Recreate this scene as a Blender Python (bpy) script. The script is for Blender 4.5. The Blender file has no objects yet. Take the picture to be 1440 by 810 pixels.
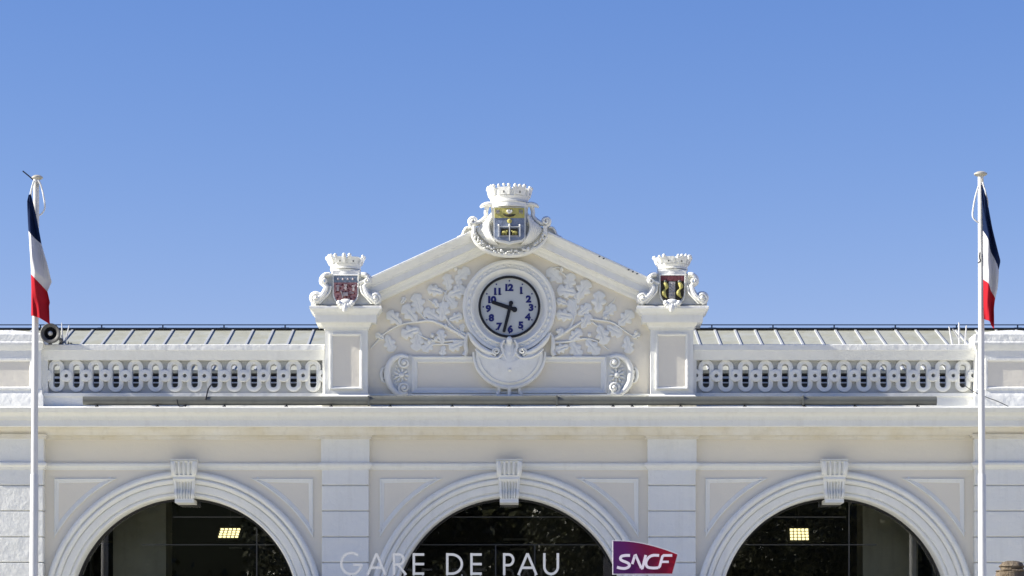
import bpy, math, random
from mathutils import Vector, Matrix
random.seed(7)
C = bpy.context.scene
COL = C.collection
PI = math.pi
EYE = 1.6; DIST = 50.0; FPX = 4000.0      # eye height, metres from facade plane, focal length in photo pixels

def X(px, d=0.0): return (px-720)*(DIST-d)/FPX
def Z(py, d=0.0): return EYE+(1010-py)*(DIST-d)/FPX
def D(px, y): return (px-720)*(DIST+y)/FPX
def DZ(py, y): return EYE+(1010-py)*(DIST+y)/FPX
def S(r, d=0.0): return r*(DIST-d)/FPX

# ------------------------------------------------------------------ materials
def mat(name, col, rough=0.6, spec=0.4, bump=0.0, bscale=8.0, var=0.0, vscale=1.2, metal=0.0, streak=0.0, tint=(0.62,0.55,0.42), emit=None, fine=0.0):
    m = bpy.data.materials.new(name); m.use_nodes = True
    nt = m.node_tree; N = nt.nodes; L = nt.links
    b = N['Principled BSDF']
    b.inputs['Base Color'].default_value = (*col, 1)
    b.inputs['Roughness'].default_value = rough
    b.inputs['Specular IOR Level'].default_value = spec
    b.inputs['Metallic'].default_value = metal
    if emit:
        b.inputs['Emission Color'].default_value = (*emit[0], 1); b.inputs['Emission Strength'].default_value = emit[1]
    tc = N.new('ShaderNodeTexCoord')
    geo = N.new('ShaderNodeNewGeometry')
    pos = geo.outputs['Position']
    cur = None
    if var > 0:
        n = N.new('ShaderNodeTexNoise'); n.inputs['Scale'].default_value = vscale; n.inputs['Detail'].default_value = 6
        L.new(pos, n.inputs['Vector'])
        r = N.new('ShaderNodeMapRange'); r.inputs[1].default_value = 0.3; r.inputs[2].default_value = 0.7
        r.inputs[3].default_value = 0.0; r.inputs[4].default_value = var
        L.new(n.outputs['Fac'], r.inputs[0])
        mx = N.new('ShaderNodeMix'); mx.data_type = 'RGBA'; mx.blend_type = 'MULTIPLY'
        mx.inputs['A'].default_value = (*col, 1); mx.inputs['B'].default_value = (*tint, 1)
        L.new(r.outputs[0], mx.inputs['Factor'])
        cur = mx.outputs['Result']
    if streak > 0:
        mp = N.new('ShaderNodeMapping'); mp.inputs['Scale'].default_value = (9, 9, 0.7)
        L.new(pos, mp.inputs['Vector'])
        n = N.new('ShaderNodeTexNoise'); n.inputs['Scale'].default_value = 1.0; n.inputs['Detail'].default_value = 5
        L.new(mp.outputs[0], n.inputs['Vector'])
        r = N.new('ShaderNodeMapRange'); r.inputs[1].default_value = 0.52; r.inputs[2].default_value = 0.78
        r.inputs[3].default_value = 0.0; r.inputs[4].default_value = streak
        L.new(n.outputs['Fac'], r.inputs[0])
        mx = N.new('ShaderNodeMix'); mx.data_type = 'RGBA'; mx.blend_type = 'MULTIPLY'
        if cur: L.new(cur, mx.inputs['A'])
        else: mx.inputs['A'].default_value = (*col, 1)
        mx.inputs['B'].default_value = (0.5, 0.47, 0.42, 1)
        L.new(r.outputs[0], mx.inputs['Factor'])
        cur = mx.outputs['Result']
    if cur: L.new(cur, b.inputs['Base Color'])
    if bump > 0:
        n = N.new('ShaderNodeTexNoise'); n.inputs['Scale'].default_value = bscale; n.inputs['Detail'].default_value = 8
        n.inputs['Roughness'].default_value = 0.6
        L.new(pos, n.inputs['Vector'])
        bp = N.new('ShaderNodeBump'); bp.inputs['Strength'].default_value = 1.0; bp.inputs['Distance'].default_value = bump
        L.new(n.outputs['Fac'], bp.inputs['Height']); L.new(bp.outputs[0], b.inputs['Normal'])
    return m

M = {}
M['white']  = mat('white_paint', (0.825,0.825,0.775), 0.55, 0.35, 0.022, 5.0, 0.10, 1.5, streak=0.13, tint=(0.78,0.74,0.66))
M['white2'] = mat('white_paint_ornament', (0.825,0.825,0.775), 0.55, 0.35, 0.010, 12.0, 0.22, 7.0, tint=(0.78,0.75,0.68))
M['rough']  = mat('white_paint_thick', (0.825,0.825,0.775), 0.5, 0.4, 0.022, 6.0, 0.12, 2.5, streak=0.10, tint=(0.78,0.74,0.66))
M['beige']  = mat('beige_paint', (0.80,0.75,0.635), 0.65, 0.3, 0.008, 6.0, 0.10, 0.9, tint=(0.85,0.80,0.72))
M['stain']  = mat('white_paint_stained', (0.78,0.765,0.72), 0.6, 0.3, 0.010, 7.0, 0.75, 2.2, streak=0.25, tint=(0.86,0.80,0.66))
M['zinc']   = mat('roof_zinc', (0.40,0.405,0.34), 0.5, 0.4, 0.012, 4.0, 0.75, 2.6, tint=(0.82,0.78,0.62), streak=0.3)
M['roll']   = mat('roof_roll_zinc', (0.42,0.43,0.42), 0.45, 0.4)
M['rail']   = mat('dark_rail_paint', (0.03,0.05,0.09), 0.5)
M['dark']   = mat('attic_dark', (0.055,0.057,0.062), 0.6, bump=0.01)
M['joint']  = mat('glazing_joint_paint', (0.05,0.05,0.048), 0.5)
M['slab']   = mat('white_paint_recess_shade', (0.60,0.61,0.59), 0.6, 0.3, 0.012, 6.0, 0.2, 3.0)  # white paint darkened: recess shade behind the loops is in the colour
M['pipe']   = mat('grey_pipe_paint', (0.125,0.13,0.115), 0.5, 0.5, 0.004, 4.0, 0.3, 3.0, streak=0.3)
M['black']  = mat('black_metal', (0.012,0.012,0.014), 0.45)
M['dial']   = mat('clock_dial_enamel', (0.53,0.555,0.55), 0.35, 0.5, var=0.12, vscale=5)
M['navy']   = mat('navy_numerals', (0.012,0.018,0.14), 0.5)
M['letter'] = mat('letter_enamel', (0.60,0.61,0.62), 0.45, 0.5, var=0.1, vscale=6)
M['pole']   = mat('pole_paint', (0.62,0.62,0.61), 0.4, 0.5, 0.002, 20, 0.12, 4.0)
M['polecap']= mat('pole_cap_metal', (0.42,0.40,0.34), 0.5)
M['rope']   = mat('rope', (0.7,0.7,0.68), 0.8)
M['fblue']  = mat('flag_blue', (0.010,0.022,0.070), 0.85, 0.1, 0.004, 60)
M['fwhite'] = mat('flag_white', (0.66,0.66,0.68), 0.85, 0.1, 0.004, 60)
M['fred']   = mat('flag_red', (0.46,0.018,0.03), 0.85, 0.1, 0.004, 60)
M['sblue']  = mat('shield_blue', (0.25,0.30,0.41), 0.6, 0.3, 0.02, 30, 0.7, 14, tint=(0.5,0.5,0.5))
M['sgold']  = mat('shield_gold', (0.55,0.50,0.16), 0.5, 0.3, 0.015, 30, 0.5, 16, tint=(0.6,0.6,0.5))
M['sred']   = mat('shield_red', (0.52,0.28,0.28), 0.6, 0.3, 0.02, 40, 0.7, 22, tint=(0.6,0.5,0.5))
M['sbg']    = mat('shield_grey_blue', (0.24,0.29,0.36), 0.6, 0.3, 0.02, 30, 0.6, 18, tint=(0.4,0.45,0.5))
M['spink']  = mat('shield_relief_pale', (0.50,0.44,0.45), 0.6, 0.3, 0.02, 30, 0.4, 20)
M['smar']   = mat('shield_maroon', (0.20,0.06,0.07), 0.6, 0.3, 0.02, 30, 0.6, 16, tint=(0.5,0.5,0.5))
M['sdark']  = mat('shield_dark', (0.05,0.045,0.03), 0.6, 0.3, 0.02, 30, 0.5, 16)
M['sgrey']  = mat('shield_silver', (0.45,0.44,0.45), 0.6, 0.3, 0.02, 30, 0.5, 20)
M['concrete'] = mat('hall_pillar_stone', (0.50,0.49,0.40), 0.7, 0.3, 0.01, 3.0, 0.5, 1.6, tint=(0.6,0.6,0.5), streak=0.3)
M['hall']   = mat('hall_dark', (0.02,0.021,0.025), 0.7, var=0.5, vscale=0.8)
M['hallfloor'] = mat('hall_floor', (0.06,0.055,0.05), 0.4)
M['steel']  = mat('hall_steel', (0.14,0.145,0.14), 0.5)
M['paving'] = mat('paving', (0.61,0.59,0.485), 0.8, 0.2, 0.01, 3.0, 0.3, 0.4, tint=(0.8,0.78,0.72))
M['asphalt']= mat('asphalt', (0.055,0.055,0.058), 0.85, 0.2, 0.01, 20)
M['grass']  = mat('ground', (0.36,0.33,0.27), 0.9, 0.1, var=0.5, vscale=0.05)
M['leaf']   = mat('foliage', (0.12,0.125,0.06), 0.35, 0.6, var=0.6, vscale=0.4, tint=(0.5,0.55,0.4))
M['bank']   = mat('bank_undergrowth', (0.022,0.026,0.014), 0.9, 0.1)
M['hole']   = mat('hole_shade', (0.26,0.27,0.27), 0.8, 0.1)  # dark bottom of the disc holes, their shade put into the colour
M['bark']   = mat('bark', (0.12,0.09,0.06), 0.9, 0.1, 0.02, 8)
M['post']   = mat('weathered_brown', (0.22,0.18,0.13), 0.9, 0.15, 0.06, 14, 0.8, 9, tint=(0.45,0.40,0.36))
M['plastic']= mat('speaker_plastic', (0.10,0.10,0.097), 0.55, 0.4, 0.003, 15, 0.4, 9)
M['speakc'] = mat('speaker_centre', (0.42,0.42,0.41), 0.6)
M['canopy'] = mat('canopy_metal', (0.35,0.36,0.37), 0.4, metal=0.3)
M['led']    = mat('led_lens', (0.9,0.8,0.5), 0.4, emit=((1.0,0.86,0.42), 1.1))
M['signrim']= mat('sign_rim', (0.70,0.66,0.68), 0.4)
M['signtxt']= mat('sign_lettering', (0.78,0.70,0.78), 0.4)

for k_ in ('fblue','fwhite','fred'):      # thin cloth lets some light through
    nt = M[k_].node_tree; bs = nt.nodes['Principled BSDF']; tl = nt.nodes.new('ShaderNodeBsdfTranslucent'); tl.inputs[0].default_value = bs.inputs['Base Color'].default_value
    mxs = nt.nodes.new('ShaderNodeMixShader'); mxs.inputs[0].default_value = .28
    nt.links.new(bs.outputs[0], mxs.inputs[1]); nt.links.new(tl.outputs[0], mxs.inputs[2]); nt.links.new(mxs.outputs[0], nt.nodes['Material Output'].inputs[0])
def sign_mat():
    m = bpy.data.materials.new('sign_purple_print'); m.use_nodes = True
    nt = m.node_tree; N = nt.nodes; L = nt.links; b = N['Principled BSDF']; b.inputs['Roughness'].default_value = 0.5; b.inputs['Specular IOR Level'].default_value = 0.2
    tc = N.new('ShaderNodeTexCoord'); sp = N.new('ShaderNodeSeparateXYZ'); L.new(tc.outputs['Generated'], sp.inputs[0])
    ad = N.new('ShaderNodeMath'); ad.operation = 'MULTIPLY_ADD'; ad.inputs[1].default_value = 0.22; L.new(sp.outputs['Z'], ad.inputs[0]); L.new(sp.outputs['X'], ad.inputs[2])
    r = N.new('ShaderNodeValToRGB'); e = r.color_ramp.elements
    e[0].position = 0.0; e[0].color = (0.060,0.016,0.105,1)
    e[1].position = 1.1; e[1].color = (0.27,0.004,0.02,1)
    a = r.color_ramp.elements.new(0.35); a.color = (0.09,0.009,0.095,1)
    a = r.color_ramp.elements.new(0.68); a.color = (0.145,0.005,0.038,1)
    L.new(ad.outputs[0], r.inputs[0]); L.new(r.outputs[0], b.inputs['Base Color'])
    return m
M['sign'] = sign_mat()

def glass_mat():
    m = bpy.data.materials.new('window_glass'); m.use_nodes = True
    nt = m.node_tree; N = nt.nodes; L = nt.links; N.remove(N['Principled BSDF']); out = N['Material Output']
    tr = N.new('ShaderNodeBsdfTransparent'); tr.inputs[0].default_value = (0.86,0.88,0.86,1)
    gl = N.new('ShaderNodeBsdfGlossy'); gl.inputs['Roughness'].default_value = 0.008
    fr = N.new('ShaderNodeFresnel'); fr.inputs[0].default_value = 1.95
    n = N.new('ShaderNodeTexNoise'); n.inputs['Scale'].default_value = 0.7
    bp = N.new('ShaderNodeBump'); bp.inputs['Distance'].default_value = 0.001; L.new(n.outputs['Fac'], bp.inputs['Height']); L.new(bp.outputs[0], gl.inputs['Normal'])
    mx = N.new('ShaderNodeMixShader'); L.new(fr.outputs[0], mx.inputs[0]); L.new(tr.outputs[0], mx.inputs[1]); L.new(gl.outputs[0], mx.inputs[2])
    L.new(mx.outputs[0], out.inputs[0])
    return m
M['glass'] = glass_mat()

# ------------------------------------------------------------------ mesh helpers
def wloc(o):
    v = Vector((0,0,0))
    while o: v += o.location; o = o.parent
    return v

class MB:
    def __init__(s): s.v = []; s.f = []; s.m = []
    def add(s, vs, fs, mi=0):
        b = len(s.v); s.v += [tuple(p) for p in vs]
        s.f += [tuple(i+b for i in f) for f in fs]; s.m += [mi]*len(fs)
    def box(s, x0, x1, y0, y1, z0, z1, mi=0):
        vs = [(x0,y0,z0),(x1,y0,z0),(x1,y1,z0),(x0,y1,z0),(x0,y0,z1),(x1,y0,z1),(x1,y1,z1),(x0,y1,z1)]
        s.add(vs, [(0,3,2,1),(4,5,6,7),(0,1,5,4),(1,2,6,5),(2,3,7,6),(3,0,4,7)], mi)
    def pbox(s, px0, px1, py0, py1, d0, d1, mi=0):      # photo pixels, d = metres proud of the facade plane
        s.box(X(px0,d1), X(px1,d1), -d1, -d0, Z(py1,d1), Z(py0,d1), mi)
    def build(s, name, mats, parent=None, smooth=False, loc=None):
        me = bpy.data.meshes.new(name)
        off = wloc(parent) if parent else Vector((0,0,0))
        if parent and parent.type == 'MESH': off = wloc(parent.parent) if parent.parent else Vector((0,0,0))
        if loc is not None: off = off*0 + Vector(loc)
        vs = [(p[0]-off.x, p[1]-off.y, p[2]-off.z) for p in s.v]
        me.from_pydata(vs, [], s.f); me.update()
        if not isinstance(mats, (list,tuple)): mats = [mats]
        for m_ in mats: me.materials.append(m_)
        me.polygons.foreach_set('material_index', s.m)
        import bmesh
        bm = bmesh.new(); bm.from_mesh(me); bmesh.ops.remove_doubles(bm, verts=bm.verts, dist=1e-5)
        bmesh.ops.recalc_face_normals(bm, faces=bm.faces); bm.to_mesh(me); bm.free()
        if smooth:
            me.polygons.foreach_set('use_smooth', [True]*len(me.polygons))
            try: me.set_sharp_from_angle(angle=math.radians(smooth if smooth is not True else 40))
            except Exception: pass
        o = bpy.data.objects.new(name, me); COL.objects.link(o)
        if parent: o.parent = parent
        if loc is not None:
            o.location = Vector(loc) - (wloc(parent) if parent else Vector((0,0,0)))
        return o

def sweep(mb, path, prof, mapf, closed=False, caps=True, mi=0, pclosed=False):
    n = len(path); rows = []
    for i in range(n):
        p = Vector(path[i])
        a = Vector(path[i-1]) if (i > 0 or closed) else None
        b = Vector(path[(i+1) % n]) if (i < n-1 or closed) else None
        t1 = (p-a).normalized() if a is not None else None
        t2 = (b-p).normalized() if b is not None else None
        if t1 is None: t1 = t2
        if t2 is None: t2 = t1
        n1 = Vector((-t1.y,t1.x)); n2 = Vector((-t2.y,t2.x)); m = n1+n2
        if m.length < 1e-6: m = n1
        m.normalize(); k = 1.0/max(0.3, m.dot(n1))
        rows.append([mapf(p.x+m.x*k*o, p.y+m.y*k*o, h) for o, h in prof])
    q = len(prof); vs = [v for r in rows for v in r]; fs = []
    for i in range(n if closed else n-1):
        j = (i+1) % n
        for k in range(q if pclosed else q-1):
            l = (k+1) % q
            fs.append((i*q+k, j*q+k, j*q+l, i*q+l))
    if caps and not closed:
        fs.append(tuple(range(q))); fs.append(tuple((n-1)*q+k for k in range(q-1,-1,-1)))
    mb.add(vs, fs, mi)

plan = lambda a, b, h: (a, b, h)
front = lambda a, b, h: (a, -h, b)

def ring_y(mb, cx, cz, prof, n=64, a0=0, a1=2*PI, mi=0):       # prof [(r,d)]
    closed = abs(a1-a0-2*PI) < 1e-6
    k = n if closed else n+1; q = len(prof); vs = []
    for i in range(k):
        a = a0+(a1-a0)*i/n
        for r, d in prof: vs.append((cx+r*math.cos(a), -d, cz+r*math.sin(a)))
    fs = []
    for i in range(n):
        j = (i+1) % k
        for t in range(q-1): fs.append((i*q+t, j*q+t, j*q+t+1, i*q+t+1))
    mb.add(vs, fs, mi)

def lathe_z(mb, cx, cy, prof, n=32, mi=0):
    q = len(prof); vs = []
    for i in range(n):
        a = 2*PI*i/n
        for r, z in prof: vs.append((cx+r*math.cos(a), cy+r*math.sin(a), z))
    fs = [(i*q+t, ((i+1)%n)*q+t, ((i+1)%n)*q+t+1, i*q+t+1) for i in range(n) for t in range(q-1)]
    mb.add(vs, fs, mi)

def tube(mb, pts, rads, n=10, flat=1.0, mi=0, cap=True):
    pts = [Vector(p) for p in pts]; k = len(pts)
    if not isinstance(rads, (list,tuple)): rads = [rads]*k
    vs = []; prev = None
    for i, p in enumerate(pts):
        t = (pts[min(i+1,k-1)]-pts[max(i-1,0)]).normalized()
        ref = Vector((0,1,0)) if abs(t.y) < 0.9 else Vector((1,0,0))
        u = t.cross(ref).normalized(); w = u.cross(t).normalized()
        for j in range(n):
            a = 2*PI*j/n
            vs.append(p+u*math.cos(a)*rads[i]+w*math.sin(a)*rads[i]*flat)
    fs = [(i*n+j, i*n+(j+1)%n, (i+1)*n+(j+1)%n, (i+1)*n+j) for i in range(k-1) for j in range(n)]
    if cap: fs += [tuple(range(n-1,-1,-1)), tuple((k-1)*n+j for j in range(n))]
    mb.add(vs, fs, mi)

def ball(mb, c, r, sx=1, sy=1, sz=1, n=10, mi=0):
    vs = []; fs = []
    for i in range(1, n):
        th = PI*i/n
        for j in range(2*n):
            a = PI*j/n
            vs.append((c[0]+r*sx*math.sin(th)*math.cos(a), c[1]+r*sy*math.sin(th)*math.sin(a), c[2]+r*sz*math.cos(th)))
    m = 2*n
    for i in range(n-2):
        for j in range(m): fs.append((i*m+j, i*m+(j+1)%m, (i+1)*m+(j+1)%m, (i+1)*m+j))
    vs += [(c[0],c[1],c[2]+r*sz),(c[0],c[1],c[2]-r*sz)]
    t = len(vs)-2
    for j in range(m): fs.append((t, (j+1)%m, j)); fs.append((t+1, (n-2)*m+j, (n-2)*m+(j+1)%m))
    mb.add(vs, fs, mi)

def prism(mb, poly, d0, d1, mi=0, bevel=0.0):      # poly in world (x,z), counter clockwise or not; d0 back, d1 front
    n = len(poly)
    cx = sum(p[0] for p in poly)/n; cz = sum(p[1] for p in poly)/n
    rings = [(poly, d0), (poly, d1-bevel)]
    if bevel > 0:
        ins = []
        for i in range(n):
            a = Vector(poly[i-1]); p = Vector(poly[i]); b = Vector(poly[(i+1)%n])
            v = (a-p).normalized()+(b-p).normalized()
            c = Vector((cx,cz))-p
            m = c.normalized()
            ins.append((p.x+m.x*bevel, p.y+m.y*bevel))
        rings.append((ins, d1))
    vs = [(x,-d,z) for pl, d in rings for x, z in pl]; fs = []
    for k in range(len(rings)-1):
        for i in range(n): fs.append((k*n+i, k*n+(i+1)%n, (k+1)*n+(i+1)%n, (k+1)*n+i))
    fs.append(tuple(range(n-1,-1,-1))); fs.append(tuple((len(rings)-1)*n+i for i in range(n)))
    mb.add(vs, fs, mi)

def dome(mb, poly, d0, h, c=None, mi=0, rings=(1,.93,.8,.6,.35,.12), power=0.5, edge=0.25, vein=None):
    n = len(poly)
    if c is None: c = (sum(p[0] for p in poly)/n, sum(p[1] for p in poly)/n)
    vs = [(x,-d0,z) for x, z in poly]
    for s in rings:
        for x, z in poly:
            px, pz = c[0]+(x-c[0])*s, c[1]+(z-c[1])*s
            hh = h*(edge+(1-edge)*max(0,1-s*s)**power)
            if vein:
                (ax, az), (bx, bz), w, g = vein
                L = math.hypot(bx-ax, bz-az); q = abs((px-ax)*(bz-az)-(pz-az)*(bx-ax))/L
                hh -= g*h*math.exp(-(q/w)**2)
            vs.append((px, -(d0+hh), pz))
    vs.append((c[0], -(d0+h*(1-(vein[3] if vein else 0))), c[1]))
    fs = []; R = len(rings)+1
    for k in range(R-1):
        for i in range(n): fs.append((k*n+i, k*n+(i+1)%n, (k+1)*n+(i+1)%n, (k+1)*n+i))
    t = len(vs)-1
    for i in range(n): fs.append(((R-1)*n+i, (R-1)*n+(i+1)%n, t))
    mb.add(vs, fs, mi)

def smoothpath(pts, n=6):
    pts = [Vector(p) for p in pts]; out = []
    for i in range(len(pts)-1):
        p0 = pts[max(i-1,0)]; p1 = pts[i]; p2 = pts[i+1]; p3 = pts[min(i+2,len(pts)-1)]
        for k in range(n):
            t = k/n
            out.append(0.5*((2*p1)+(p2-p0)*t+(2*p0-5*p1+4*p2-p3)*t*t+(3*p1-p0-3*p2+p3)*t**3))
    out.append(pts[-1]); return out

def lerp_list(vals, n):
    out = []
    for i in range(n):
        t = i/(n-1)*(len(vals)-1); k = min(int(t), len(vals)-2); f = t-k
        out.append(vals[k]*(1-f)+vals[k+1]*f)
    return out

def ptube(mb, pts, rads, d, dref=None, n=10, flat=1.0, ns=6, mi=0):    # px points; d may be list
    dref = d if dref is None else dref
    w = []
    for i, p in enumerate(pts):
        dd = d[i] if isinstance(d,(list,tuple)) else d
        w.append((X(p[0],dd), -dd, Z(p[1],dd)))
    sp = smoothpath(w, ns)
    r = lerp_list([S(q) for q in (rads if isinstance(rads,(list,tuple)) else [rads,rads])], len(sp))
    tube(mb, sp, r, n, flat, mi)

def spiral(mb, cx, cy, r0, turns, a0, d, thick, sgn=1, rise=0.0, r1=1.2):
    pts = []; N = int(turns*14)
    for i in range(N+1):
        t = i/N; a = a0+sgn*turns*2*PI*t; r = r0*(1-t)+r1*t
        dd = d+rise*t
        pts.append((X(cx+r*math.cos(a),dd), -dd, Z(cy-r*math.sin(a),dd)))
    tube(mb, pts, lerp_list([S(thick), S(thick*0.55)], len(pts)), 8)

def empty(name, loc, label=None, cat=None, group=None):
    o = bpy.data.objects.new(name, None); COL.objects.link(o); o.location = loc; o.empty_display_size = 0.3
    if label: o['label'] = label; o['category'] = cat
    if group: o['group'] = group
    return o
def tag(o, label, cat, group=None, kind=None):
    if label: o['label'] = label
    if cat: o['category'] = cat
    if group: o['group'] = group
    if kind: o['kind'] = kind
    return o

# ------------------------------------------------------------------ ground
g = MB(); g.add([(-1500,-1500,0),(1500,-1500,0),(1500,1500,0),(-1500,1500,0)], [(0,1,2,3)])
o = g.build('ground', M['grass']); o['kind'] = 'structure'
g = MB(); g.add([(-40,-34,0.004),(40,-34,0.004),(40,0.5,0.004),(-40,0.5,0.004)], [(0,1,2,3)])
o = g.build('forecourt', M['paving']); o['kind'] = 'structure'
g = MB(); g.add([(-200,-43,0.004),(200,-43,0.004),(200,-34.3,0.004),(-200,-34.3,0.004)], [(0,1,2,3)])
o = g.build('road', M['asphalt']); o['kind'] = 'structure'
g = MB(); g.box(-40,40,-34.3,-34.0,0.0,0.12)
o = g.build('kerb', M['paving']); o['kind'] = 'structure'

# ------------------------------------------------------------------ station building
B = empty('station_building', (0,0,0), 'long white and beige station building with arched windows, balustrade and clock pediment', 'building')
XC = 716                                   # symmetry axis of the facade in photo pixels
ARCH = [258.5, 716, 1174]
XL, XR = -40, 1472
PIL = [(452.5,518.5,0.10),(911.5,978.5,0.10)]
ENDP = [(XL,60.5,0.20),(1371.5,XR,0.20)]
zc = Z(860); R_OP = S(161.5)
WT = 0.5

def wall():
    mb = MB()
    xs = []
    ztop = Z(600)
    cur = X(XL)
    for cx in ARCH:
        c = X(cx)
        xs.append((cur, c-R_OP, None)); xs.append((c-R_OP, c+R_OP, c)); cur = c+R_OP
    xs.append((cur, X(XR), None))
    for x0, x1, c in xs:
        n = 1 if c is None else 64
        for i in range(n):
            if c is None: a, b = x0, x1; za = zb = 0
            else:
                t0 = PI-PI*i/n; t1 = PI-PI*(i+1)/n
                a = c+R_OP*math.cos(t0); b = c+R_OP*math.cos(t1)
                za = zc+R_OP*math.sin(t0); zb = zc+R_OP*math.sin(t1)
            for y in (0, WT):
                mb.add([(a,y,za),(b,y,zb),(b,y,ztop),(a,y,ztop)], [(0,1,2,3)])
            if c is not None: mb.add([(a,0,za),(b,0,zb),(b,WT,zb),(a,WT,za)], [(0,1,2,3)])
        if c is not None:
            mb.add([(x0,0,0),(x0,WT,0),(x0,WT,zc),(x0,0,zc)], [(0,1,2,3)])
            mb.add([(x1,0,0),(x1,WT,0),(x1,WT,zc),(x1,0,zc)], [(0,1,2,3)])
    mb.build('wall', M['beige'], B)
wall()
mb = MB(); T = Z(600)
mb.box(X(XL), X(XL)+0.4, WT, 12, 0, T); mb.box(X(XR)-0.4, X(XR), WT, 12, 0, T); mb.box(X(XL), X(XR), 12, 12.4, 0, T)
mb.build('side_wall', M['beige'], B)
for a_, b_ in ((D(-75,6.2), X(XL)-.02), (X(XR)+.02, D(1515,6.2))):
    mb = MB(); mb.box(a_, b_, 1.2, 12.4, 0, Z(560)); mb.build('side_wing', M['beige'], B)
# terrace slab and hall ceiling
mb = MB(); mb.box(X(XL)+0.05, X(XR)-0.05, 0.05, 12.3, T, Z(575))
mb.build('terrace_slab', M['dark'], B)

# pilasters with horizontal joints
def pilaster(x0, x1, d):
    mb = MB()
    joints = [682.5, 718.5, 755.0, 791.0, 827, 863, 899, 935, 971, 1007, 1043, 1079, 1115]
    a, b = X(x0,d), X(x1,d)
    # shaft body slightly recessed (the joint bottom)
    mb.box(a+0.035, b-0.035, -(d-0.04), -0.002, 0, Z(612,d))
    tops = [657.0]+joints
    for i in range(len(tops)-1):
        z1 = Z(tops[i],d)-(0.009 if i else 0); z0 = Z(tops[i+1],d)+0.009
        if z0 < 0: break
        # block with small chamfer
        e = 0.010
        vs = []
        for (ox, yy) in ((0, -0.003), (0, -(d-e)), (e, -d)):
            zo = e if yy == -d else 0
            vs += [(a+ox,yy,z0+zo),(b-ox,yy,z0+zo),(b-ox,yy,z1-zo),(a+ox,yy,z1-zo)]
        fs = [(k*4+i2, k*4+(i2+1)%4, (k+1)*4+(i2+1)%4, (k+1)*4+i2) for k in range(2) for i2 in range(4)]+[(8,9,10,11)]
        mb.add(vs, fs)
    mb.box(a-0.012, b+0.012, -(d+0.008), -0.003, Z(652,d), Z(616,d))
    mb.build('pilaster', M['white'], B)
for p in PIL+ENDP: pilaster(*p)

# plan path following wall + pilasters
def fplan(extra=0.0):
    pts = []; e = extra
    allp = sorted([ENDP[0]]+PIL+[ENDP[1]])
    pts.append((X(XL,.2)-e, 3.0))
    for i, (x0, x1, d) in enumerate(allp):
        if i > 0: pts.append((X(x0,d)-e, 0))
        pts.append((X(x0,d)-e, -d)); pts.append((X(x1,d)+e, -d))
        if i < len(allp)-1: pts.append((X(x1,d)+e, 0))
    pts.append((X(XR,.2)+e, 3.0))
    return pts
def prof_plan(l): return [(-d, Z(py, d)) for d, py in l]
mb = MB()
sweep(mb, fplan(0.002), prof_plan([(0.0,661),(0.018,660.5),(0.024,658.5),(0.05,656.5),(0.062,655),(0.062,652.5),(0.045,651),(0.0,650.5)]), plan)
mb.build('string_course', M['white'], B, smooth=30)
mb = MB()
sweep(mb, fplan(0.014), prof_plan([(0.0,618.5),(0.03,618),(0.035,614.5),(0.055,614),(0.055,612),(0.0,611)]), plan)
mb.build('architrave', M['stain'], B)
# main cornice
cp = [(X(XL,.2), 3.0), (X(XL,.2), 0), (X(XR,.2), 0), (X(XR,.2), 3.0)]
mb = MB(); sweep(mb, cp, prof_plan([(0.0,612.5),(0.205,611.5),(0.215,609.5),(0.225,607.5),(0.245,606),(0.275,603.5),(0.285,601.5),(0.285,599.8),(0.0,599.7)]), plan)
cor = mb.build('bed_moulding', M['stain'], B, smooth=28)
mb = MB()
sweep(mb, cp, prof_plan([(0.0,599.5),(0.36,599.4),(0.48,599.2),(0.492,600.3),(0.505,599),(0.51,589.6),(0.535,589.2),(0.538,587.3),(0.548,585.0),(0.575,582.5),(0.612,580.6),(0.618,580.2),(0.632,579.9),(0.645,577.4),(0.660,575.0),(0.666,573.4),(0.664,572.8),(0.0,571.0)]), plan)
mb.build('cornice', M['white'], B, smooth=28)
# lead flashing on the cornice top edge
# arches
for cx in ARCH:
    c = X(cx)
    # (r px, d): face mouldings
    pr = [(197,0.0),(197,0.07),(195.5,0.10),(193,0.115),(190.5,0.11),(188.6,0.09),(187.6,0.05),(186.9,0.05),(186.3,0.085),(184.5,0.098),(181.5,0.09),(179.8,0.07),(179.3,0.03),(178.5,0.03),(178.2,0.052),(169.6,0.050),(168.6,0.044),(167.8,0.012),(166.8,0.012),(166.1,0.034),(163.3,0.034),(162,0.02),(161.2,0.0),(161.2,-0.42)]
    mb = MB()
    ring_y(mb, c, zc, [(S(r), d) for r, d in pr], n=96, a0=0, a1=PI)
    # legs down to the ground
    for sg in (-1, 1):
        vs = []; q = len(pr)
        for zz in (zc, 0.0): vs += [(c+sg*S(r), -d, zz) for r, d in pr]
        mb.add(vs, [(k, k+1, q+k+1, q+k) for k in range(q-1)])
    mb.build('archivolt', M['white'], B, smooth=35)

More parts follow.
